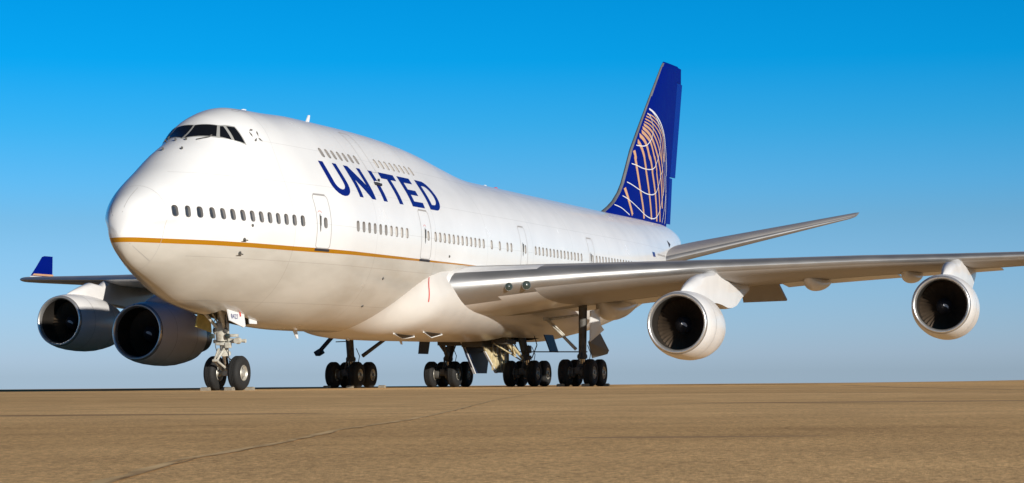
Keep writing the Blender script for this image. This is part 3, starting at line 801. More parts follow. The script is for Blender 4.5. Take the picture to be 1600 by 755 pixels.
YS = [2.2, 3.25, 3.7, 4.2, 4.6, 5.2, 5.9, 6.4, 7, 8, 9, 10, 11.68, 12.4, 13.2, 14, 15.5, 17.3, 19, 20.83, 23, 26, 28.5, 30.5, 31.1, 31.6, 31.95, 32.2]
wings = {}
for side in (-1, 1):
    mb = MB(); loop, n = foil(22, 1.0, 0.0); K2 = len(loop)
    for y in YS:
        xl, xt, zl, zt, tc = interp(WT, y); c = xt-xl
        pr, _ = foil(22, tc, 0.008)
        for (xf, zf) in pr: mb.v.append((xl+c*xf, side*y, zl+(zt-zl)*xf+c*zf))
    for k in range(len(YS)-1):
        for i in range(K2):
            j = (i+1) % K2; xf = (pr[i][0]+pr[j][0])/2; y = (YS[k]+YS[k+1])/2
            topside = i < 22
            fr = 0.10 if y > 12 else (0.085 if y > 5 else 0.07)
            lo = 0.075 if y < 4.5 else (0.045 if y < 6.0 else 0.028)
            sil = xf < ((fr if y > 6 else 0.035) if topside else lo) and y > 3.25
            white = (y < 3.4 and xf < 0.5) or (topside and y < 6 and xf < 0.12) or (not topside and y < 6 and xf < 0.45)
            mb.f.append((k*K2+i, k*K2+j, (k+1)*K2+j, (k+1)*K2+i)); mb.m.append(1 if sil else (2 if white else 0))
    mb.f.append(tuple(range(K2))); mb.m.append(0); mb.f.append(tuple((len(YS)-1)*K2+i for i in range(K2))); mb.m.append(1)
    w = mb.make('wing', [M['wing_grey'], M['silver'], M['cowl']], plane, body=True, sharp=40)
    tag(w, 'left wing seen from below' if side < 0 else 'right wing behind the nose')
    wings[side] = w
    # landing lamps in the root of the leading edge
    if side < 0:
        for y_, r_ in ((5.1, 0.16), (5.68, 0.18)):
            xl, xt, zl, zt, tc = interp(WT, y_); x_, z_ = wing_pt(y_, 0.006, False)
            c_ = Vector(bodyv((x_-0.01, side*y_, zl-0.20))); ax = Vector((-0.80, side*0.60, -0.05))
            lb = MB(); lb.lathe(c_-ax*0.12, ax, [(0.0, r_*1.12), (0.16, r_*1.08), (0.175, r_), (0.165, r_*0.95)], 24, 0); lb.lathe(c_-ax*0.12, ax, [(0.165, r_*0.95), (0.20, r_*0.6), (0.215, 0.001)], 24, 1)
            lb.make('landing_light', [M['silver'], M['lens']], w)
    # drooped inboard aileron
    ab = MB()
    ya, yb = 11.15, 12.75
    xa, za = 38.3, 4.47; xb, zb_ = 38.95, 4.60
    ab.prism([(xa, side*ya, za), (xb+0.1, side*yb, zb_), (xb+1.35, side*(yb+0.15), zb_-0.80), (xa+1.05, side*(ya-0.1), za-0.74)], (0.10, 0, 0.08))
    if side < 0: ab.make('aileron', [M['wing_grey']], w, body=True)
    # flaps, drooped below the trailing edge; paler paint stands in for sunlit undersides
    for ya, yb in ((3.9, 8.9), (9.1, 11.0), (13.1, 17.9), (18.1, 22.3)):
        fl_ = MB(); nn = 5
        for q in range(nn+1):
            y = ya+(yb-ya)*q/nn; xl, xt, zl, zt, tc = interp(WT, y); c = xt-xl
            xf0 = 0.80 if y < 12.5 else 0.83
            x_, z_ = wing_pt(y, xf0, False)
            fl_.v += [(x_, side*y, z_-0.012), (xt+0.10, side*y, zt-0.055*c*0.32-0.02), (xt+0.10, side*y, zt-0.055*c*0.32+0.01), (x_+0.1, side*y, z_+0.10)]
        for q in range(nn):
            for i in range(4): fl_.f.append((q*4+i, q*4+(i+1) % 4, q*4+4+(i+1) % 4, q*4+4+i)); fl_.m.append(0)
        fl_.f += [(0, 1, 2, 3), tuple(nn*4+i for i in range(4))]; fl_.m += [0, 0]
        fl_.make('flap', [M['cowl']], w, body=True, smooth=False)
    # flap track fairings
    for (x0, x1, y, wd, dp) in ((32.6, 38.9, 6.1, 0.50, 0.95), (34.6, 39.9, 9.3, 0.36, 0.62), (35.5, 41.4, 14.8, 0.36, 0.66), (38.3, 43.6, 18.7, 0.34, 0.62)):
        cb = MB(); n1 = 18; kk = 24
        xl, xt, zl, zt, tc = interp(WT, y)
        for i in range(n1+1):
            t = i/n1; x = x0+(x1-x0)*t
            q = math.sqrt(max(0, min(1, t/0.30)*(2-min(1, t/0.30)))) if t < 0.30 else (1-0.75*((t-0.30)/0.70)**2.2)
            xf = min(0.97, max(0.05, (x-xl)/(xt-xl))); zz = wing_pt(y, xf, False)[1]+0.14
            q = max(q, 0.015)
            for j in range(kk):
                a = 2*math.pi*j/kk; cb.v.append((x, side*y+wd*q*math.cos(a), zz-(dp*q*(0.5-0.5*math.sin(a)))*1.0-0.02*q))
        for i in range(n1):
            for j in range(kk): cb.f.append((i*kk+j, i*kk+(j+1) % kk, (i+1)*kk+(j+1) % kk, (i+1)*kk+j)); cb.m.append(0)
        cb.f.append(tuple(range(kk))); cb.m.append(0); cb.f.append(tuple(n1*kk+j for j in range(kk))); cb.m.append(0)
        cb.make('flap_track_fairing', [M['cowl']], w, body=True, sharp=60)
    # winglet
    gb = MB(); rows = [(48.1, 51.0, 32.05, 6.08), (48.7, 51.1, 32.25, 6.30), (49.6, 51.4, 32.42, 6.85), (50.55, 51.75, 32.62, 7.45), (50.85, 51.8, 32.64, 7.52)]
    for (x0, x1, y, z) in rows:
        pr, _ = foil(12, 0.06, 0)
        for xf, zf in pr: gb.v.append((x0+(x1-x0)*xf, side*(y+zf*(x1-x0)), z))
    kk = len(pr)
    for k in range(len(rows)-1):
        for i in range(kk): gb.f.append((k*kk+i, k*kk+(i+1) % kk, (k+1)*kk+(i+1) % kk, (k+1)*kk+i)); gb.m.append(1 if k == 0 else 0)
    gb.f.append(tuple((len(rows)-1)*kk+i for i in range(kk))); gb.m.append(0)
    g = gb.make('winglet', [M['blue'], M['white']], w, body=True)
    st = MB(); vs = []
    for x0, x1, y, z in ((48.72, 51.1, 32.25, 6.31), (48.95, 51.17, 32.29, 6.42)):
        vs += [(x0+(x1-x0)*t, side*y-0.09*1.0, z+0.02) for t in (0.02, 0.3, 0.6, 0.98)]
    st.add(vs, [(i, i+1, i+5, i+4) for i in range(3)]); st.make('winglet_stripe', [M['emblem_gold']], g, body=True, smooth=False)

# ---- tailplane
for side in (-1, 1):
    mb = MB(); rows = [(1.0, 56.4, 66.3, 6.25, 7.95), (2.2, 57.7, 66.8, 6.60, 8.22), (11.0, 67.55, 70.0, 9.34, 9.82), (11.25, 68.2, 70.05, 9.48, 9.84)]
    for y, xl, xt, zl, zt in rows:
        pr, _ = foil(16, 0.09, -0.004)
        for xf, zf in pr: mb.v.append((xl+(xt-xl)*xf, side*y, zl+(zt-zl)*xf+zf*(xt-xl)))
    kk = len(pr)
    for k in range(3):
        for i in range(kk):
            xf = (pr[i][0]+pr[(i+1) % kk][0])/2
            mb.f.append((k*kk+i, k*kk+(i+1) % kk, (k+1)*kk+(i+1) % kk, (k+1)*kk+i)); mb.m.append(1 if xf < 0.05 else 0)
    mb.f.append(tuple(3*kk+i for i in range(kk))); mb.m.append(1)
    tag(mb.make('tailplane', [M['wing_grey'], M['silver']], plane, body=True), 'left tailplane rising from the tail cone' if side < 0 else 'right tailplane')

# ---- fin and rudder
LEF = [(8.6, 52.2), (9.30, 54.0), (9.6, 55.0), (9.95, 55.95), (10.5, 57.0), (11.06, 57.75), (12.0, 58.65), (13.19, 59.75), (14.87, 61.8), (16.7, 64.10), (18.79, 66.79), (19.12, 67.3)]
TEF = [(8.6, 68.0), (9.47, 68.35), (12.2, 69.0), (12.22, 69.58), (18.24, 71.66), (18.26, 71.46), (19.22, 71.65)]
def itp(tab, z):
    if z <= tab[0][0]: return tab[0][1]
    for a, b in zip(tab, tab[1:]):
        if z <= b[0]: return a[1]+(b[1]-a[1])*(z-a[0])/(b[0]-a[0])
    return tab[-1][1]
def fin_half(x, z):
    xl = itp(LEF, z); xt = max(itp(TEF, z), 68.2); c = xt-xl; xf = min(1, max(0, (x-xl)/c)); tc = 0.055
    return c*5*tc*(0.2969*math.sqrt(xf)-0.126*xf-0.3516*xf*xf+0.2843*xf**3-0.1036*xf**4)
ZS = [8.7, 9.3, 9.6, 9.95, 10.5, 11.06, 12.0, 12.6, 13.2, 14, 14.87, 16, 16.7, 17.8, 18.79, 19.05]
HX = lambda z: itp([(8.6, 67.15), (12.24, 68.35), (18.22, 70.4), (19.3, 70.75)], z)
fm = MB(); NF = 24
for z in ZS:
    xl = itp(LEF, z); hx = HX(z)
    X = [xl+(hx-xl)*(1-math.cos(math.pi/2*i/NF)) for i in range(NF+1)]
    pr = [(x, -fin_half(x, z)) for x in reversed(X)]+[(x, fin_half(x, z)) for x in X[1:]]
    # the tip slopes up towards the trailing edge
    for x, y in pr: fm.v.append((x, y, z))
kk = len(pr)
top = (len(ZS)-1)*kk
for i in range(kk):
    fm.v.append((fm.v[top+i][0]+0.12, fm.v[top+i][1]*0.45, 19.14+0.03*(fm.v[top+i][0]-67)))
rowsn = len(ZS)+1
for k in range(rowsn-1):
    for i in range(kk):
        j = (i+1) % kk; z = fm.v[k*kk+i][2]
        xa = (fm.v[k*kk+i][0]+fm.v[k*kk+j][0])/2; xl = itp(LEF, z)
        sil = xa-xl < (0.24 if z < 12.5 else 0.17) and z < 18.9 and i != kk-1
        fm.f.append((k*kk+i, k*kk+j, (k+1)*kk+j, (k+1)*kk+i)); fm.m.append(1 if sil else 0)
fm.f.append(tuple((rowsn-1)*kk+i for i in range(kk))); fm.m.append(0)
fin = fm.make('tail_fin', [M['blue'], M['silver']], plane, body=True, sharp=50)
def rud(zs, name):
    rb = MB()
    for z in zs:
        hx = HX(z)+0.04; xt = itp(TEF, z+(0.03 if z == zs[0] else (-0.03 if z == zs[-1] else 0)))
        h = max(0.05, fin_half(HX(z), z))
        dy = -0.045*(xt-hx)                                    # rudder a few degrees off centre
        for x, y in ((hx, -h), (hx+(xt-hx)*0.5, -h*0.55+dy*0.5), (xt, -0.012+dy), (xt, 0.012+dy), (hx+(xt-hx)*0.5, h*0.55+dy*0.5), (hx, h)): rb.v.append((x, y, z))
    for k in range(len(zs)-1):
        for i in range(6): rb.f.append((k*6+i, k*6+(i+1) % 6, (k+1)*6+(i+1) % 6, (k+1)*6+i)); rb.m.append(0)
    rb.f.append(tuple(range(6))); rb.m.append(0); rb.f.append(tuple((len(zs)-1)*6+i for i in range(6))); rb.m.append(0)
    rb.make(name, [M['rudder_sheen_blue']], fin, body=True, sharp=30)
rud([9.35, 10.4, 11.4, 12.17], 'rudder'); rud([12.25, 14, 16, 18.21], 'rudder')
cp = MB(); cpv = []
for z in (18.25, 19.0, 19.2):
    hx = HX(z)+0.02; xt = itp(TEF, z); h = max(0.04, fin_half(HX(z), z))*(1 if z < 19.1 else 0.5)
    for x, y in ((hx-0.05, -h), (xt, -0.012), (xt, 0.012), (hx-0.05, h)): cpv.append((x, y, z))
cp.add(cpv, [(k*4+i, k*4+(i+1) % 4, k*4+4+(i+1) % 4, k*4+4+i) for k in range(2) for i in range(4)]+[(8, 9, 10, 11), (0, 1, 2, 3)]); cp.make('fin_tip', [M['blue']], fin, body=True, smooth=False)
# globe emblem: gold meridians and white parallels, laid on both sides of the fin
FINC = {
 'W0':[(63.13,15.91),(64.36,15.69),(65.32,15.38),(66.08,15.00),(66.59,14.54),(66.86,13.96),(67.03,13.36),(67.17,12.78),(67.09,12.26),(67.13,11.31),(67.09,10.47),(66.97,9.79),(66.77,9.30)],
 'W1':[(62.74,15.64),(63.40,15.44),(63.72,15.12),(63.84,14.68),(63.53,14.20),(62.95,13.85),(62.19,13.59),(61.26,13.47),(60.16,13.45)],
 'W2':[(63.42,15.86),(64.36,15.59),(65.02,15.20),(65.44,14.69),(65.51,14.09),(65.22,13.41),(64.71,12.91),(64.18,12.59),(64.24,12.54),(63.49,12.32),(62.45,12.21),(61.23,12.19),(60.03,12.27),(58.86,12.32)],
 'W3':[(64.74,15.43),(65.88,14.88),(66.45,14.43),(66.58,13.93),(66.30,13.10),(65.94,12.40),(65.37,11.74),(64.71,11.19),(64.16,10.94),(63.22,10.79),(61.78,10.77),(60.37,10.89),(58.81,11.11),(57.56,11.28)],
 'W4':[(66.74,13.13),(66.73,12.18),(66.66,11.50),(66.08,10.74),(65.40,10.03),(64.63,9.62),(63.78,9.43),(62.74,9.40),(61.52,9.50),(59.93,9.81),(58.19,10.17),(56.58,10.44)],
 'W5':[(55.71,9.73),(56.64,9.60),(57.39,9.42),(57.96,9.29)],
 'W6':[(67.20,11.32),(66.83,10.45),(66.36,9.75),(66.01,9.31)],
 'G1':[(57.76,11.48),(57.87,10.81),(58.19,10.15),(58.64,9.33)],
 'G2':[(59.97,13.24),(60.10,12.76),(60.05,12.57),(60.31,11.73),(60.67,10.85),(61.13,9.86),(61.24,9.28)],
 'G3':[(60.63,13.83),(61.25,13.40),(61.69,12.90),(61.76,12.71),(62.13,11.93),(62.61,10.99),(63.01,9.98),(63.15,9.34)],
 'G4':[(61.01,14.16),(61.83,13.90),(62.37,13.55),(62.81,13.00),(63.10,12.82),(63.59,12.04),(64.17,11.05),(64.48,10.08),(64.55,9.31)],
 'G5':[(61.39,14.42),(62.40,14.15),(63.23,13.83),(63.95,13.09),(64.19,12.92),(64.74,11.97),(65.23,10.95),(65.40,10.14),(65.47,9.34)],
 'G6':[(61.77,14.63),(62.97,14.35),(63.90,13.89),(64.73,13.26),(65.00,12.99),(65.61,12.20),(65.99,11.23),(66.12,10.18)],
 'G7':[(62.02,14.83),(63.36,14.59),(64.48,14.14),(65.23,13.61),(65.86,12.89),(66.29,11.98),(66.41,10.98)],
 'G8':[(62.21,15.01),(63.56,14.83),(64.79,14.42),(65.59,13.84),(65.89,12.96)],
 'G9':[(62.41,15.19),(63.76,15.04),(65.09,14.70),(65.94,14.18),(66.34,12.99)],
 'G10':[(62.64,15.37),(63.96,15.25),(65.29,14.93),(66.29,14.36),(66.68,13.02)],
 'G11':[(62.87,15.54),(64.16,15.44),(65.59,15.08),(66.49,14.54)],
}
def catmull(P, k=6):
    out_ = []
    for i in range(len(P)-1):
        p0 = P[max(0, i-1)]; p1 = P[i]; p2 = P[i+1]; p3 = P[min(len(P)-1, i+2)]
        for j in range(k):
            t = j/k
            out_.append(tuple(0.5*((2*p1[a])+(-p0[a]+p2[a])*t+(2*p0[a]-5*p1[a]+4*p2[a]-p3[a])*t*t+(-p0[a]+3*p1[a]-3*p2[a]+p3[a])*t**3) for a in (0, 1)))
    out_.append(P[-1]); return out_
def emblem(side):
    for kind in ('G', 'W'):
        mb = MB()
        for key, P in FINC.items():
            if key[0] != kind: continue
            C2 = catmull(P)
            C2 = [p for p in C2 if p[0] > itp(LEF, p[1])+0.30 and p[0] < HX(p[1])-0.02 and p[1] > 9.1]
            if len(C2) < 2: continue
            n = len(C2)
            if kind == 'G':
                g = int(key[1:]); wmax = 0.34 if g < 5 else (0.25 if g < 7 else 0.17)
                wd = [min(wmax, 0.12+0.13*max(0.0, 15.2-p[1])) for p in C2]
                if g >= 8: wd = [min(0.16, 0.085+0.05*max(0, 15.0-p[1])) for p in C2]
            else:
                wd = [0.055]*n
                if key == 'W0': wd = [0.12-0.06*i/n for i in range(n)]
            vs = []
            for i, p in enumerate(C2):
                a = C2[max(0, i-1)]; b = C2[min(n-1, i+1)]; tx, tz = b[0]-a[0], b[1]-a[1]; l_ = math.hypot(tx, tz) or 1
                # widths are across the stripe
                nx, nz = -tz/l_, tx/l_
                for s in (1, -1):
                    x, z = p[0]+nx*wd[i]/2*s, p[1]+nz*wd[i]/2*s
                    vs.append((x, side*(fin_half(x, z)+(0.012 if kind == 'G' else 0.022)), z))
            mb.add(vs, [(2*i, 2*i+1, 2*i+3, 2*i+2) for i in range(n-1)])
        mb.make('globe_meridians' if kind == 'G' else 'globe_parallels', [M['emblem_gold' if kind == 'G' else 'emblem_white']], fin, body=True, sharp=80)
emblem(-1); emblem(1)

# ---- engines
def engine(side, ix, y, iz, xLE, zLE, label):
    c = Vector(bodyv((ix, side*y, iz))); ax = Vector((1, -side*0.03, -0.035)).normalized()
    P = lambda dd: c+ax*dd
    RS = 0.905
    mb = MB()
    outer = [(0.10, 1.335), (0.25, 1.385), (0.6, 1.455), (1.1, 1.505), (1.8, 1.53), (2.5, 1.515), (3.1, 1.455), (3.7, 1.35), (4.2, 1.235), (4.35, 1.19), (4.33, 1.15), (3.6, 1.18)]
    mb.lathe(c, ax, [(p, q_*RS) for p, q_ in outer], 72)
    e = mb.make('engine_nacelle', [M['cowl']], plane, sharp=50); tag(e, label)
    lb = MB(); lip = []
    for i in range(13):
        t = R(100+i*(160/12)); lip.append((0.16+0.17*math.cos(t)*0.95, 1.235+0.095*math.sin(t)))
    lip = [(0.12, 1.345)]+[(0.04, 1.325), (0.005, 1.295), (0.0, 1.265), (0.012, 1.235), (0.05, 1.20), (0.12, 1.175), (0.22, 1.16)]
    lip = [(0.10, 1.336)]+lip[1:]
    lb.lathe(c, ax, [(p, q_*RS) for p, q_ in lip], 72); lb.make('inlet_lip', [M['lip']], e, sharp=80)
    bd = MB(); bd.lathe(c, ax, [(0.10, 1.345*RS), (0.13, 1.352*RS)], 72); bd.make('lip_joint', [M['dark']], e)
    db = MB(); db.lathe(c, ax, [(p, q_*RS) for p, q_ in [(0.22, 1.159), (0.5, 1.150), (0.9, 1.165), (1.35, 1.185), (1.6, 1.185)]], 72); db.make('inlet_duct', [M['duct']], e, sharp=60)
    # fan
    fb_ = MB(); nb = 38; q = ax.to_track_quat('Z', 'Y'); fx = 1.28
    for k in range(nb):
        a0 = 2*math.pi*k/nb; vs = []
        for j in range(7):
            t = j/6; rr = 0.34+(1.165*RS-0.34)*t; tw = R(28+34*t); ch = 0.17+0.11*t-0.04*t*t
            a = a0+0.10*math.sin(t*2.2)
            rad = Vector((math.cos(a), math.sin(a), 0)); tan = Vector((-math.sin(a), math.cos(a), 0)); axv = Vector((0, 0, 1))
            dv = tan*math.sin(tw)*side+axv*math.cos(tw)
            for s in (-0.5, 0.5): vs.append(P(fx)+q@(rad*rr+dv*ch*s*1.1))
        fb_.add(vs, [(2*j, 2*j+1, 2*j+3, 2*j+2) for j in range(6)])
    fb_.make('fan', [M['blade']], e, sharp=60)
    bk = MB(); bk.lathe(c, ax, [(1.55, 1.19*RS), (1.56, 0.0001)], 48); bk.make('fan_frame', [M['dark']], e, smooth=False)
    sp = MB(); sp.lathe(c, ax, [(0.82, 0.0005), (0.83, 0.03), (0.90, 0.12), (1.05, 0.25), (1.22, 0.335), (1.40, 0.36)], 40, 0)
    # painted comma on the spinner
    sv = []
    for i in range(9):
        t = i/8; rr = 0.03+0.19*t; dd = itp([(0.0, 0.82), (0.03, 0.83), (0.12, 0.90), (0.25, 1.05), (0.34, 1.22)], rr)
        a = R(150)+t*0.9
        for s in (-1, 1):
            da = s*(0.035+0.03*math.sin(t*math.pi))/max(rr, 0.06)
            sv.append(P(dd-0.03)+q@Vector((rr*math.cos(a+da), rr*math.sin(a+da), 0)))
    sp.add(sv, [(2*i, 2*i+1, 2*i+3, 2*i+2) for i in range(8)], 1)
    sp.make('spinner', [M['dark'], M['emblem_white']], e, sharp=60)
    # core cowl and exhaust
    cb = MB(); cb.lathe(c, ax, [(3.5, 0.97), (4.3, 0.88), (4.9, 0.80), (5.5, 0.66), (5.75, 0.60), (5.73, 0.56), (5.3, 0.55)], 40, 0); cb.lathe(c, ax, [(5.2, 0.42), (5.9, 0.33), (6.4, 0.16), (6.6, 0.02), (6.61, 0.0005)], 32, 0)
    cb.lathe(c, ax, [(3.7, 1.2*RS), (3.71, 0.7)], 40, 1); cb.lathe(c, ax, [(5.35, 0.56), (5.36, 0.40)], 32, 1)
    cb.make('exhaust_nozzle', [M['hot'], M['dark']], e, sharp=50)
    # pylon: stations from the nacelle crest to under the wing
    pb = MB()
    cz = iz
    und = lambda xx: wing_pt(y, min(0.95, max(0.03, (xx-interp(WT, y)[0])/(interp(WT, y)[1]-interp(WT, y)[0]))), False)[1]+0.12
    st = [(ix+0.6, 0.02, cz+1.24, cz+1.05), (ix+1.2, 0.14, cz+1.46, cz+1.1), (ix+2.0, 0.25, cz+1.69, cz+1.05), (ix+2.9, 0.30, cz+1.92, cz+1.0),
          (ix+3.9, 0.33, min(zLE-0.30, cz+2.18), cz+0.85), (xLE-0.10, 0.34, zLE-0.22, cz+0.85), (xLE+0.35, 0.34, und(xLE+0.4), cz+0.85),
          (xLE+1.2, 0.34, und(xLE+1.2), cz+0.8), (xLE+2.2, 0.33, und(xLE+2.2), cz+0.7), (xLE+3.2, 0.31, und(xLE+3.2), cz+0.72), (xLE+4.2, 0.28, und(xLE+4.2), cz+0.85),
          (xLE+5.4, 0.22, und(xLE+5.4), min(cz+1.2, und(xLE+5.4)-0.3)), (xLE+6.6, 0.14, und(xLE+6.6), und(xLE+6.6)-0.55), (xLE+7.8, 0.03, und(xLE+7.8), und(xLE+7.8)-0.36)]
    st = sorted(st)
    for (x, w, zt, zb) in st:
        for a, b in ((-w, zb+0.05), (-w, (zb+zt)/2), (-w*0.9, zt-0.12), (-w*0.45, zt-0.02), (0, zt), (w*0.45, zt-0.02), (w*0.9, zt-0.12), (w, (zb+zt)/2), (w, zb+0.05), (0, zb)): pb.v.append((x, side*y+a, b))
    for k in range(len(st)-1):
        for i in range(10): pb.f.append((k*10+i, k*10+(i+1) % 10, (k+1)*10+(i+1) % 10, (k+1)*10+i)); pb.m.append(0)
    pb.f.append(tuple(range(10))); pb.m.append(0); pb.f.append(tuple((len(st)-1)*10+i for i in range(10))); pb.m.append(0)
    pb.make('pylon', [M['cowl']], e, body=True, sharp=50)
    # chine / vent details
    for dd, rr in ((1.15, 1.512), (3.02, 1.468)):
        vb = MB(); vb.lathe(c, ax, [(dd, rr*RS+0.004), (dd+0.022, rr*RS+0.004)], 72); vb.make('cowl_joint', [M['seam']], e)
engine(-1, 23.55, 11.92, 2.54, 28.82, 4.92, 'left inner engine lit by the sun')
engine(-1, 32.60, 21.05, 3.31, 36.90, 5.43, 'left outer engine near the picture edge')
engine(1, 23.45, 11.92, 2.54, 28.78, 4.92, 'right inner engine in the shade of the nose')
engine(1, 32.60, 21.05, 3.31, 36.90, 5.43, 'right outer engine with its pylon lit')

# ---- landing gear (stands on the apron: world coordinates)
def wheel(parent, x, y, rr=0.595, w=0.44, out=0):
    tb = MB(); c = (x, y, rr)
    prof = []
    hw = w/2; ri = 0.27
    P = [(-hw+0.03, ri), (-hw+0.005, ri+0.06), (-hw-0.005, rr*0.72), (-hw+0.02, rr*0.88), (-hw+0.075, rr*0.965), (-hw+0.14, rr*0.993)]
    for g in (-0.09, -0.03, 0.03, 0.09): P += [(g-0.012, rr), (g-0.008, rr-0.014), (g+0.008, rr-0.014), (g+0.012, rr)]
    P += [(-a, b) for a, b in P[:6][::-1]]
    tb.lathe(c, (0, 1, 0), P, 40); t = tb.make('tyre', [M['tyre']], parent, sharp=50)
    rb = MB()
    for s in (-1, 1):
        rb.lathe(c, (0, s, 0), [(hw-0.03, ri+0.005), (hw-0.015, ri-0.01), (hw-0.05, ri-0.035), (hw-0.10, ri-0.06), (hw-0.10, 0.15), (hw-0.03, 0.12), (hw-0.02, 0.07), (hw-0.02, 0.0005)], 28)
        for k in range(9):
            a = 2*math.pi*k/9; rb.tube((x+0.175*math.cos(a), y+s*(hw-0.105), rr+0.175*math.sin(a)), (x+0.175*math.cos(a), y+s*(hw-0.088), rr+0.175*math.sin(a)), 0.028, n=8, mi=1)
    rb.make('rim', [M['rim'], M['strut_dark']], parent, sharp=40)
def main_gear(x, y, ztop, ytop, label):
    s = -1 if y < 0 else 1
    mb = MB()
    mb.tube((x, y, 0.75), (x-0.05, y, 1.35), 0.12, n=18, mi=1)
    mb.tube((x-0.04, y, 1.2), (x-0.2, ytop, ztop), 0.17, 0.19, n=18)
    mb.lathe((x-0.06, y, 1.22), (0, 0, 1), [(0, 0.12), (0, 0.22), (0.12, 0.23), (0.2, 0.19)], 18)
    mb.box((x, y, 0.72), (1.75, 0.26, 0.24), bev=0.05)
    mb.box((x, y, 0.86), (0.42, 0.34, 0.26), bev=0.05)
    for dx in (-0.735, 0.735):
        mb.tube((x+dx, y-0.78, 0.6), (x+dx, y+0.78, 0.6), 0.075, n=12)
        for q in (-1, 1): mb.tube((x+dx, y+q*0.34, 0.6), (x+dx, y+q*0.16, 0.6), 0.21, n=20)
    # torque links, truck positioner, hoses
    mb.tube((x+0.15, y, 1.3), (x+0.72, y+0.05, 1.02), 0.05, 0.035, 8); mb.tube((x+0.72, y+0.05, 1.02), (x+0.25, y, 0.80), 0.035, 0.05, 8)
    mb.tube((x-0.65, y+0.05, 0.83), (x-0.18, y, 1.75), 0.045, n=8)
    mb.chain([(x-0.2, y-0.12, 1.9), (x-0.32, y-0.2, 1.5), (x-0.3, y-0.2, 1.1), (x-0.6, y-0.25, 0.9)], 0.018, 6)
    mb.chain([(x+0.1, y-0.2, 1.8), (x+0.3, y-0.28, 1.45), (x+0.28, y-0.2, 1.05), (x+0.6, y-0.25, 0.88)], 0.018, 6)
    g = mb.make('main_gear', [M['strut_dark'], M['chrome']], plane, sharp=40); tag(g, label)
    for dx in (-0.735, 0.735):
        for dy in (-0.56, 0.56): wheel(g, x+dx, y+dy)
    return g
gp = main_gear(31.9, -5.5, 3.75, -5.6, 'left wing gear with a white strut door')
gs = main_gear(31.9, 5.5, 3.6, 5.6, 'right wing gear under the belly')
bp_ = main_gear(34.97, -1.92, 2.7, -1.6, 'left body gear behind the cream doors')
bs_ = main_gear(34.97, 1.92, 2.7, 1.6, 'right body gear')
def part(mb, name, mats, parent, **k): return mb.make(name, [M[q] for q in mats], parent, **k)
# port wing gear: side brace, walking beam, doors
b = MB(); b.tube((31.6, -3.95, 2.95), (31.75, -5.25, 1.62), 0.055, 0.075, 10); b.tube((31.45, -4.05, 2.98), (31.7, -4.75, 2.25), 0.03, n=8)
b.tube((31.6, -3.95, 2.95), (31.6, -5.4, 3.12), 0.07, 0.05, 10); b.box((31.55, -3.95, 2.97), (0.22, 0.26, 0.16), bev=0.03)
part(b, 'side_brace', ['strut'], gp)
b = MB(); b.prism([(31.55, -5.95, 3.30), (32.75, -5.98, 3.42), (32.95, -5.98, 2.72), (33.5, -5.98, 2.50), (31.62, -5.9, 1.95)], (0, -0.05, 0)); part(b, 'gear_door', ['white'], gp, smooth=False)
b = MB(); b.prism([(33.45, -5.80, 2.48), (35.9, -5.55, 1.62), (35.8, -5.5, 1.45), (33.6, -5.45, 1.25), (31.68, -5.85, 1.95)], (0.06, 0.05, 0.0)); part(b, 'gear_door', ['strut_dark'], gp, smooth=False)  # dark material paints in the shade on the lower door
b = MB(); b.prism([(30.1, -5.9, 4.05), (32.6, -5.9, 4.0), (32.2, -5.8, 3.72), (31.1, -5.75, 3.55)], (0, 0.06, 0)); part(b, 'gear_door', ['cowl'], gp, smooth=False)
# starboard wing gear: hanging door seen edge on and a side brace
b = MB(); b.chain([(31.1, 5.85, 2.75), (31.1, 6.0, 2.42), (31.1, 6.68, 1.72)], 0.10, 8); b.box((31.1, 6.74, 1.62), (0.5, 0.30, 0.22), rot=Matrix.Rotation(R(-30), 3, 'X'), bev=0.03); part(b, 'gear_door', ['door_blue'], gs)
b = MB(); b.tube((31.9, 3.4, 2.5), (31.9, 4.95, 1.45), 0.075, 0.09, 10); b.tube((31.5, 6.1, 2.1), (31.7, 5.6, 2.12), 0.025, n=6); part(b, 'side_brace', ['strut_dark'], gs)
# body gear braces
for g, s in ((bp_, -1), (bs_, 1)):
    b = MB(); b.tube((33.0, s*1.5, 2.25), (34.6, s*1.85, 1.25), 0.07, n=8); b.tube((32.4, s*1.2, 1.95), (34.7, s*1.8, 1.15), 0.035, n=8)
    b.box((33.6, s*1.62, 1.72), (1.2, 0.10, 0.20), rot=Matrix.Rotation(R(26), 3, 'Y'), bev=0.02); part(b, 'drag_brace', ['cream' if s < 0 else 'strut_dark'], g)
    b = MB(); b.prism([(34.2, s*3.0, 2.35), (35.5, s*3.0, 2.35), (35.7, s*3.2, 1.55), (34.5, s*3.2, 1.55)], (0, 0.05, 0)); part(b, 'gear_door', ['door_blue'], g, smooth=False)
    b = MB(); b.chain([(34.9, s*1.6, 2.3), (34.6, s*1.4, 2.0), (34.75, s*1.7, 1.4)], 0.03, 6); b.chain([(35.2, s*2.2, 2.3), (35.25, s*2.3, 1.9), (35.1, s*2.1, 1.3)], 0.025, 6)
    b.box((34.95, s*1.95, 1.7), (0.3, 0.3, 0.35), bev=0.04); part(b, 'hydraulic_lines', ['strut_dark'], g)
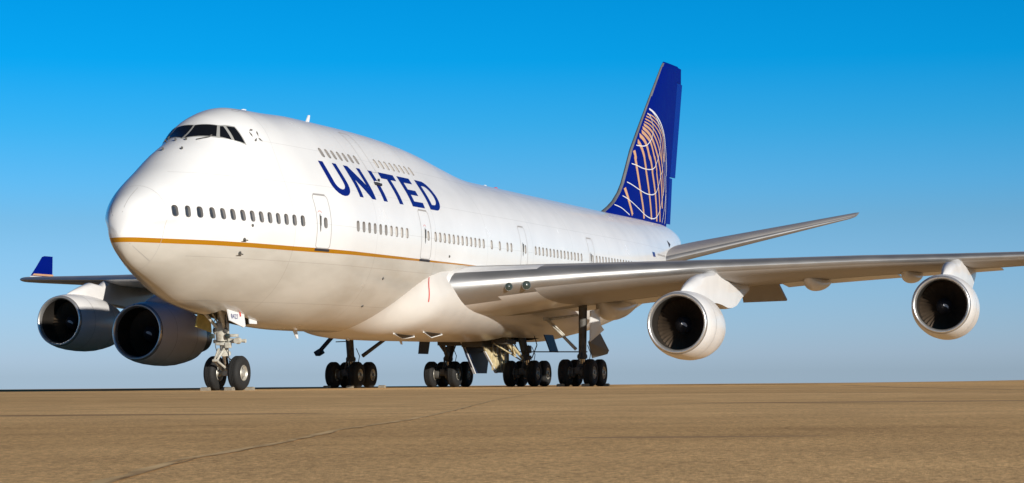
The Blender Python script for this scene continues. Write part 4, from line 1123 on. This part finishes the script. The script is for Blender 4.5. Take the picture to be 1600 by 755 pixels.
# centre body gear doors, hanging on the keel
b = MB(); b.prism([(31.9, 0.16, 2.15), (35.9, 0.16, 2.15), (35.3, 0.16, 0.62), (33.7, 0.16, 0.62), (32.6, 0.16, 1.4)], (0, 0.06, 0), 0)
b.prism([(31.85, 0.14, 2.15), (31.95, 0.14, 2.15), (33.78, 0.14, 0.60), (33.66, 0.14, 0.60)], (0, 0.11, 0), 1); cd1 = part(b, 'centre_gear_door', ['door_blue', 'white'], plane, smooth=False)  # white strip paints the sunlit front edge of the panel
b = MB(); b.prism([(32.0, -0.75, 2.15), (36.0, -0.75, 2.15), (35.5, -0.75, 0.64), (33.9, -0.75, 0.64), (32.9, -0.75, 1.3)], (0, 0.06, 0), 0)
for k in range(5): b.box((33.4+0.55*k, -0.78, 1.35), (0.10, 0.06, 1.2-0.05*k), mi=0)
b.prism([(32.3, -0.80, 1.6), (32.45, -0.80, 1.6), (34.05, -0.80, 0.62), (33.9, -0.80, 0.62)], (0, 0.08, 0), 1); part(b, 'centre_gear_door', ['cream', 'white'], plane, smooth=False)  # lit edge again drawn as a white strip
b = MB(); b.box((34.0, -0.3, 2.05), (4.0, 1.0, 0.5)); b.box((33.2, 0.9, 2.0), (1.6, 1.2, 0.22)); b.box((33.2, -1.4, 2.02), (1.4, 0.7, 0.2)); part(b, 'keel_beam', ['well'], plane, smooth=False)
b = MB(); b.tube((34.6, -4.9, 1.55), (34.6, 1.0, 1.62), 0.03, n=6); part(b, 'hydraulic_line', ['strut_dark'], plane)

# nose gear
mb = MB(); X = 7.85
mb.tube((X, 0, 0.6), (7.62, 0, 1.35), 0.10, n=16, mi=1)
mb.tube((7.66, 0, 1.25), (7.42, 0, 2.95), 0.15, 0.17, 18)
mb.lathe((7.66, 0, 1.2), (-0.14, 0, 1), [(0, 0.11), (0, 0.21), (0.10, 0.22), (0.16, 0.17)], 18)
mb.lathe((7.52, 0, 1.72), (-0.14, 0, 1), [(0, 0.17), (0.0, 0.23), (0.3, 0.24), (0.34, 0.18)], 18)
mb.box((7.45, 0.0, 2.12), (0.30, 0.44, 0.42), bev=0.05); mb.box((7.50, 0, 1.60), (0.26, 0.40, 0.10), bev=0.02)
mb.tube((X, -0.60, 0.6), (X, 0.60, 0.6), 0.07, n=12); mb.box((X, 0, 0.62), (0.26, 0.30, 0.24), bev=0.04)
for q in (-1, 1): mb.tube((7.32, q*0.24, 2.05), (7.32, q*0.20, 2.05), 0.10, n=16, mi=2)
g = mb.make('nose_gear', [M['strut'], M['chrome'], M['strut_dark']], plane, sharp=40)
for q in (-1, 1): wheel(g, X, q*0.455, 0.595, 0.42)
b = MB()
for q in (-1, 1): b.tube((7.40, q*0.10, 1.42), (6.95, q*0.05, 1.02), 0.045, 0.035, 8); b.tube((6.95, q*0.05, 1.02), (7.70, q*0.11, 0.70), 0.035, 0.045, 8)
b.tube((6.95, -0.1, 1.02), (6.95, 0.1, 1.02), 0.05, n=8); b.box((7.2, 0, 1.24), (0.34, 0.14, 0.04), rot=Matrix.Rotation(R(-40), 3, 'Y')); part(b, 'torque_link', ['strut'], g)
b = MB()
for q in (-1, 1): b.tube((7.38, q*0.13, 2.12), (6.55, q*0.34, 2.78), 0.055, 0.065, 10)
b.tube((6.55, -0.5, 2.80), (6.55, 0.52, 2.80), 0.085, n=12); b.tube((7.36, 0.10, 2.3), (6.95, 0.12, 2.62), 0.03, n=6); part(b, 'drag_brace', ['strut'], g)
b = MB()
b.tube((7.55, -0.15, 1.72), (7.52, -0.62, 1.68), 0.09, 0.07, 12); b.tube((7.50, -0.60, 1.70), (7.28, -0.62, 1.70), 0.12, 0.10, 14); b.box((7.5, -0.40, 1.88), (0.18, 0.34, 0.10), bev=0.02)
b.tube((7.55, -0.62, 1.70), (7.55, -0.85, 1.69), 0.05, 0.07, 10); b.tube((7.56, 0.15, 1.7), (7.54, 0.36, 1.68), 0.06, n=10); b.box((7.42, -0.25, 1.55), (0.16, 0.2, 0.2), bev=0.03); part(b, 'steering_unit', ['strut'], g)
b = MB()
for q in (-1, 1): b.tube((7.33, q*0.30, 1.86), (7.24, q*0.30, 1.86), 0.085, 0.095, 16, mi=0); b.lathe((7.24, q*0.30, 1.86), (-1, 0, 0), [(0, 0.09), (0.02, 0.06), (0.025, 0.0005)], 14, 1)
b.make('taxi_light', [M['strut_dark'], M['lens']], g)
b = MB(); b.chain([(7.4, -0.16, 2.6), (7.3, -0.22, 2.2), (7.38, -0.24, 1.8), (7.5, -0.22, 1.3), (7.75, -0.16, 0.8)], 0.015, 6); b.chain([(7.4, 0.16, 2.6), (7.28, 0.24, 2.3), (7.4, 0.22, 1.5), (7.72, 0.16, 0.85)], 0.015, 6)
b.chain([(7.6, -0.1, 1.2), (7.85, -0.2, 1.0), (7.9, -0.16, 0.75)], 0.02, 6); part(b, 'hydraulic_lines', ['strut_dark'], g)
# doors
zb = 2.62
b = MB(); b.prism([(6.30, -0.74, 2.90), (6.50, -0.72, 2.96), (7.62, -0.72, 2.88), (7.56, -0.84, 2.20), (7.42, -0.84, 2.15), (6.36, -0.84, 2.36)], (0, 0.045, 0)); dp = part(b, 'nose_gear_door', ['white'], g, smooth=False); dp['label'] = 'white door with the number 8427'
b = MB(); b.prism([(7.3, 0.78, 2.80), (8.1, 0.78, 2.76), (8.55, 0.93, 2.02), (7.35, 0.93, 2.20)], (0, 0.05, 0)); part(b, 'nose_gear_door', ['primer'], g, smooth=False)
b = MB(); b.prism([(8.25, -0.62, 2.75), (8.9, -0.62, 2.72), (8.85, -0.66, 2.30), (8.3, -0.66, 2.30)], (0, 0.04, 0)); part(b, 'nose_gear_door', ['white'], g, smooth=False)
b = MB(); b.prism([(6.35, 0.72, 3.12), (7.2, 0.72, 3.05), (7.15, 0.66, 2.86), (6.3, 0.66, 2.90)], (0, 0.04, 0)); part(b, 'well_lining', ['primer'], g, smooth=False)
# number on the door
cu = bpy.data.curves.new('number', 'FONT'); cu.body = '8427'; cu.size = 0.27; cu.space_character = 1.25; cu.resolution_u = 3
to = bpy.data.objects.new('tmp', cu); col.objects.link(to); dg = bpy.context.evaluated_depsgraph_get(); tm = bpy.data.meshes.new_from_object(to.evaluated_get(dg)); bpy.data.objects.remove(to)
vs = [(6.46+v.co.x*0.86, -0.0, 2.44+v.co.y*0.85) for v in tm.vertices]
vs = [(x, -0.72-0.15*max(0, (2.90-z)/0.70)-0.03, z-0.03*(x-6.5)) for x, y, z in vs]
o = link('door_number', vs, [tuple(p.vertices) for p in tm.polygons], [M['letter']], g, smooth=False)
b = MB(); b.prism([(7.17, -0.735, 2.93), (7.24, -0.735, 2.93), (7.24, -0.81, 2.52), (7.19, -0.81, 2.52)], (0, -0.02, 0)); part(b, 'warning_ribbon', ['red'], g, smooth=False)

# ------------------------------------------------------------------ chocks
def chock(x, y, w, label, first=[None]):
    if first[0] is None:
        b = MB(); b.prism([(-0.12, -0.15, 0.0), (0.12, -0.15, 0.0), (0.08, -0.15, 0.09), (0.02, -0.15, 0.12), (-0.09, -0.15, 0.10)], (0, 0.30, 0))
        b.tube((0, -0.19, 0.07), (0, 0.19, 0.07), 0.018, n=6)
        o = b.make('wheel_chock', [M['chock']], None, smooth=False); first[0] = o
    else: o = first[0].copy(); col.objects.link(o)
    o.location = (x, y, 0.0); o.rotation_euler = (0, 0, w)
    tag(o, label, 'wheel chock', 'chocks at the wheels')
chock(7.12, 0.46, 0.05, 'pale wheel chock in front of the nose wheel on the far side')
chock(7.14, -0.44, -0.06, 'pale wheel chock in front of the nose wheel nearer the number door')
chock(8.60, -0.50, 3.2, 'pale wheel chock behind the near nose wheel')
chock(8.62, 0.44, 3.1, 'pale wheel chock behind the far nose wheel')
chock(30.42, 6.06, 0.0, 'wheel chock at the left edge of the darkest wheel group, right of the nose wheels')
chock(30.40, 4.94, 0.1, 'wheel chock at the middle of the wheel group just right of the nose gear')
chock(33.38, 4.60, 3.1, 'wheel chock behind the wheel group just right of the nose gear')
chock(30.42, -4.94, 0.0, 'wheel chock in front of the rightmost wheel group, at its left tyre')
chock(30.42, -6.06, 0.08, 'wheel chock in front of the rightmost wheel group, at its middle')
chock(33.40, -6.10, 3.2, 'wheel chock behind the rightmost wheel group, at its right edge')
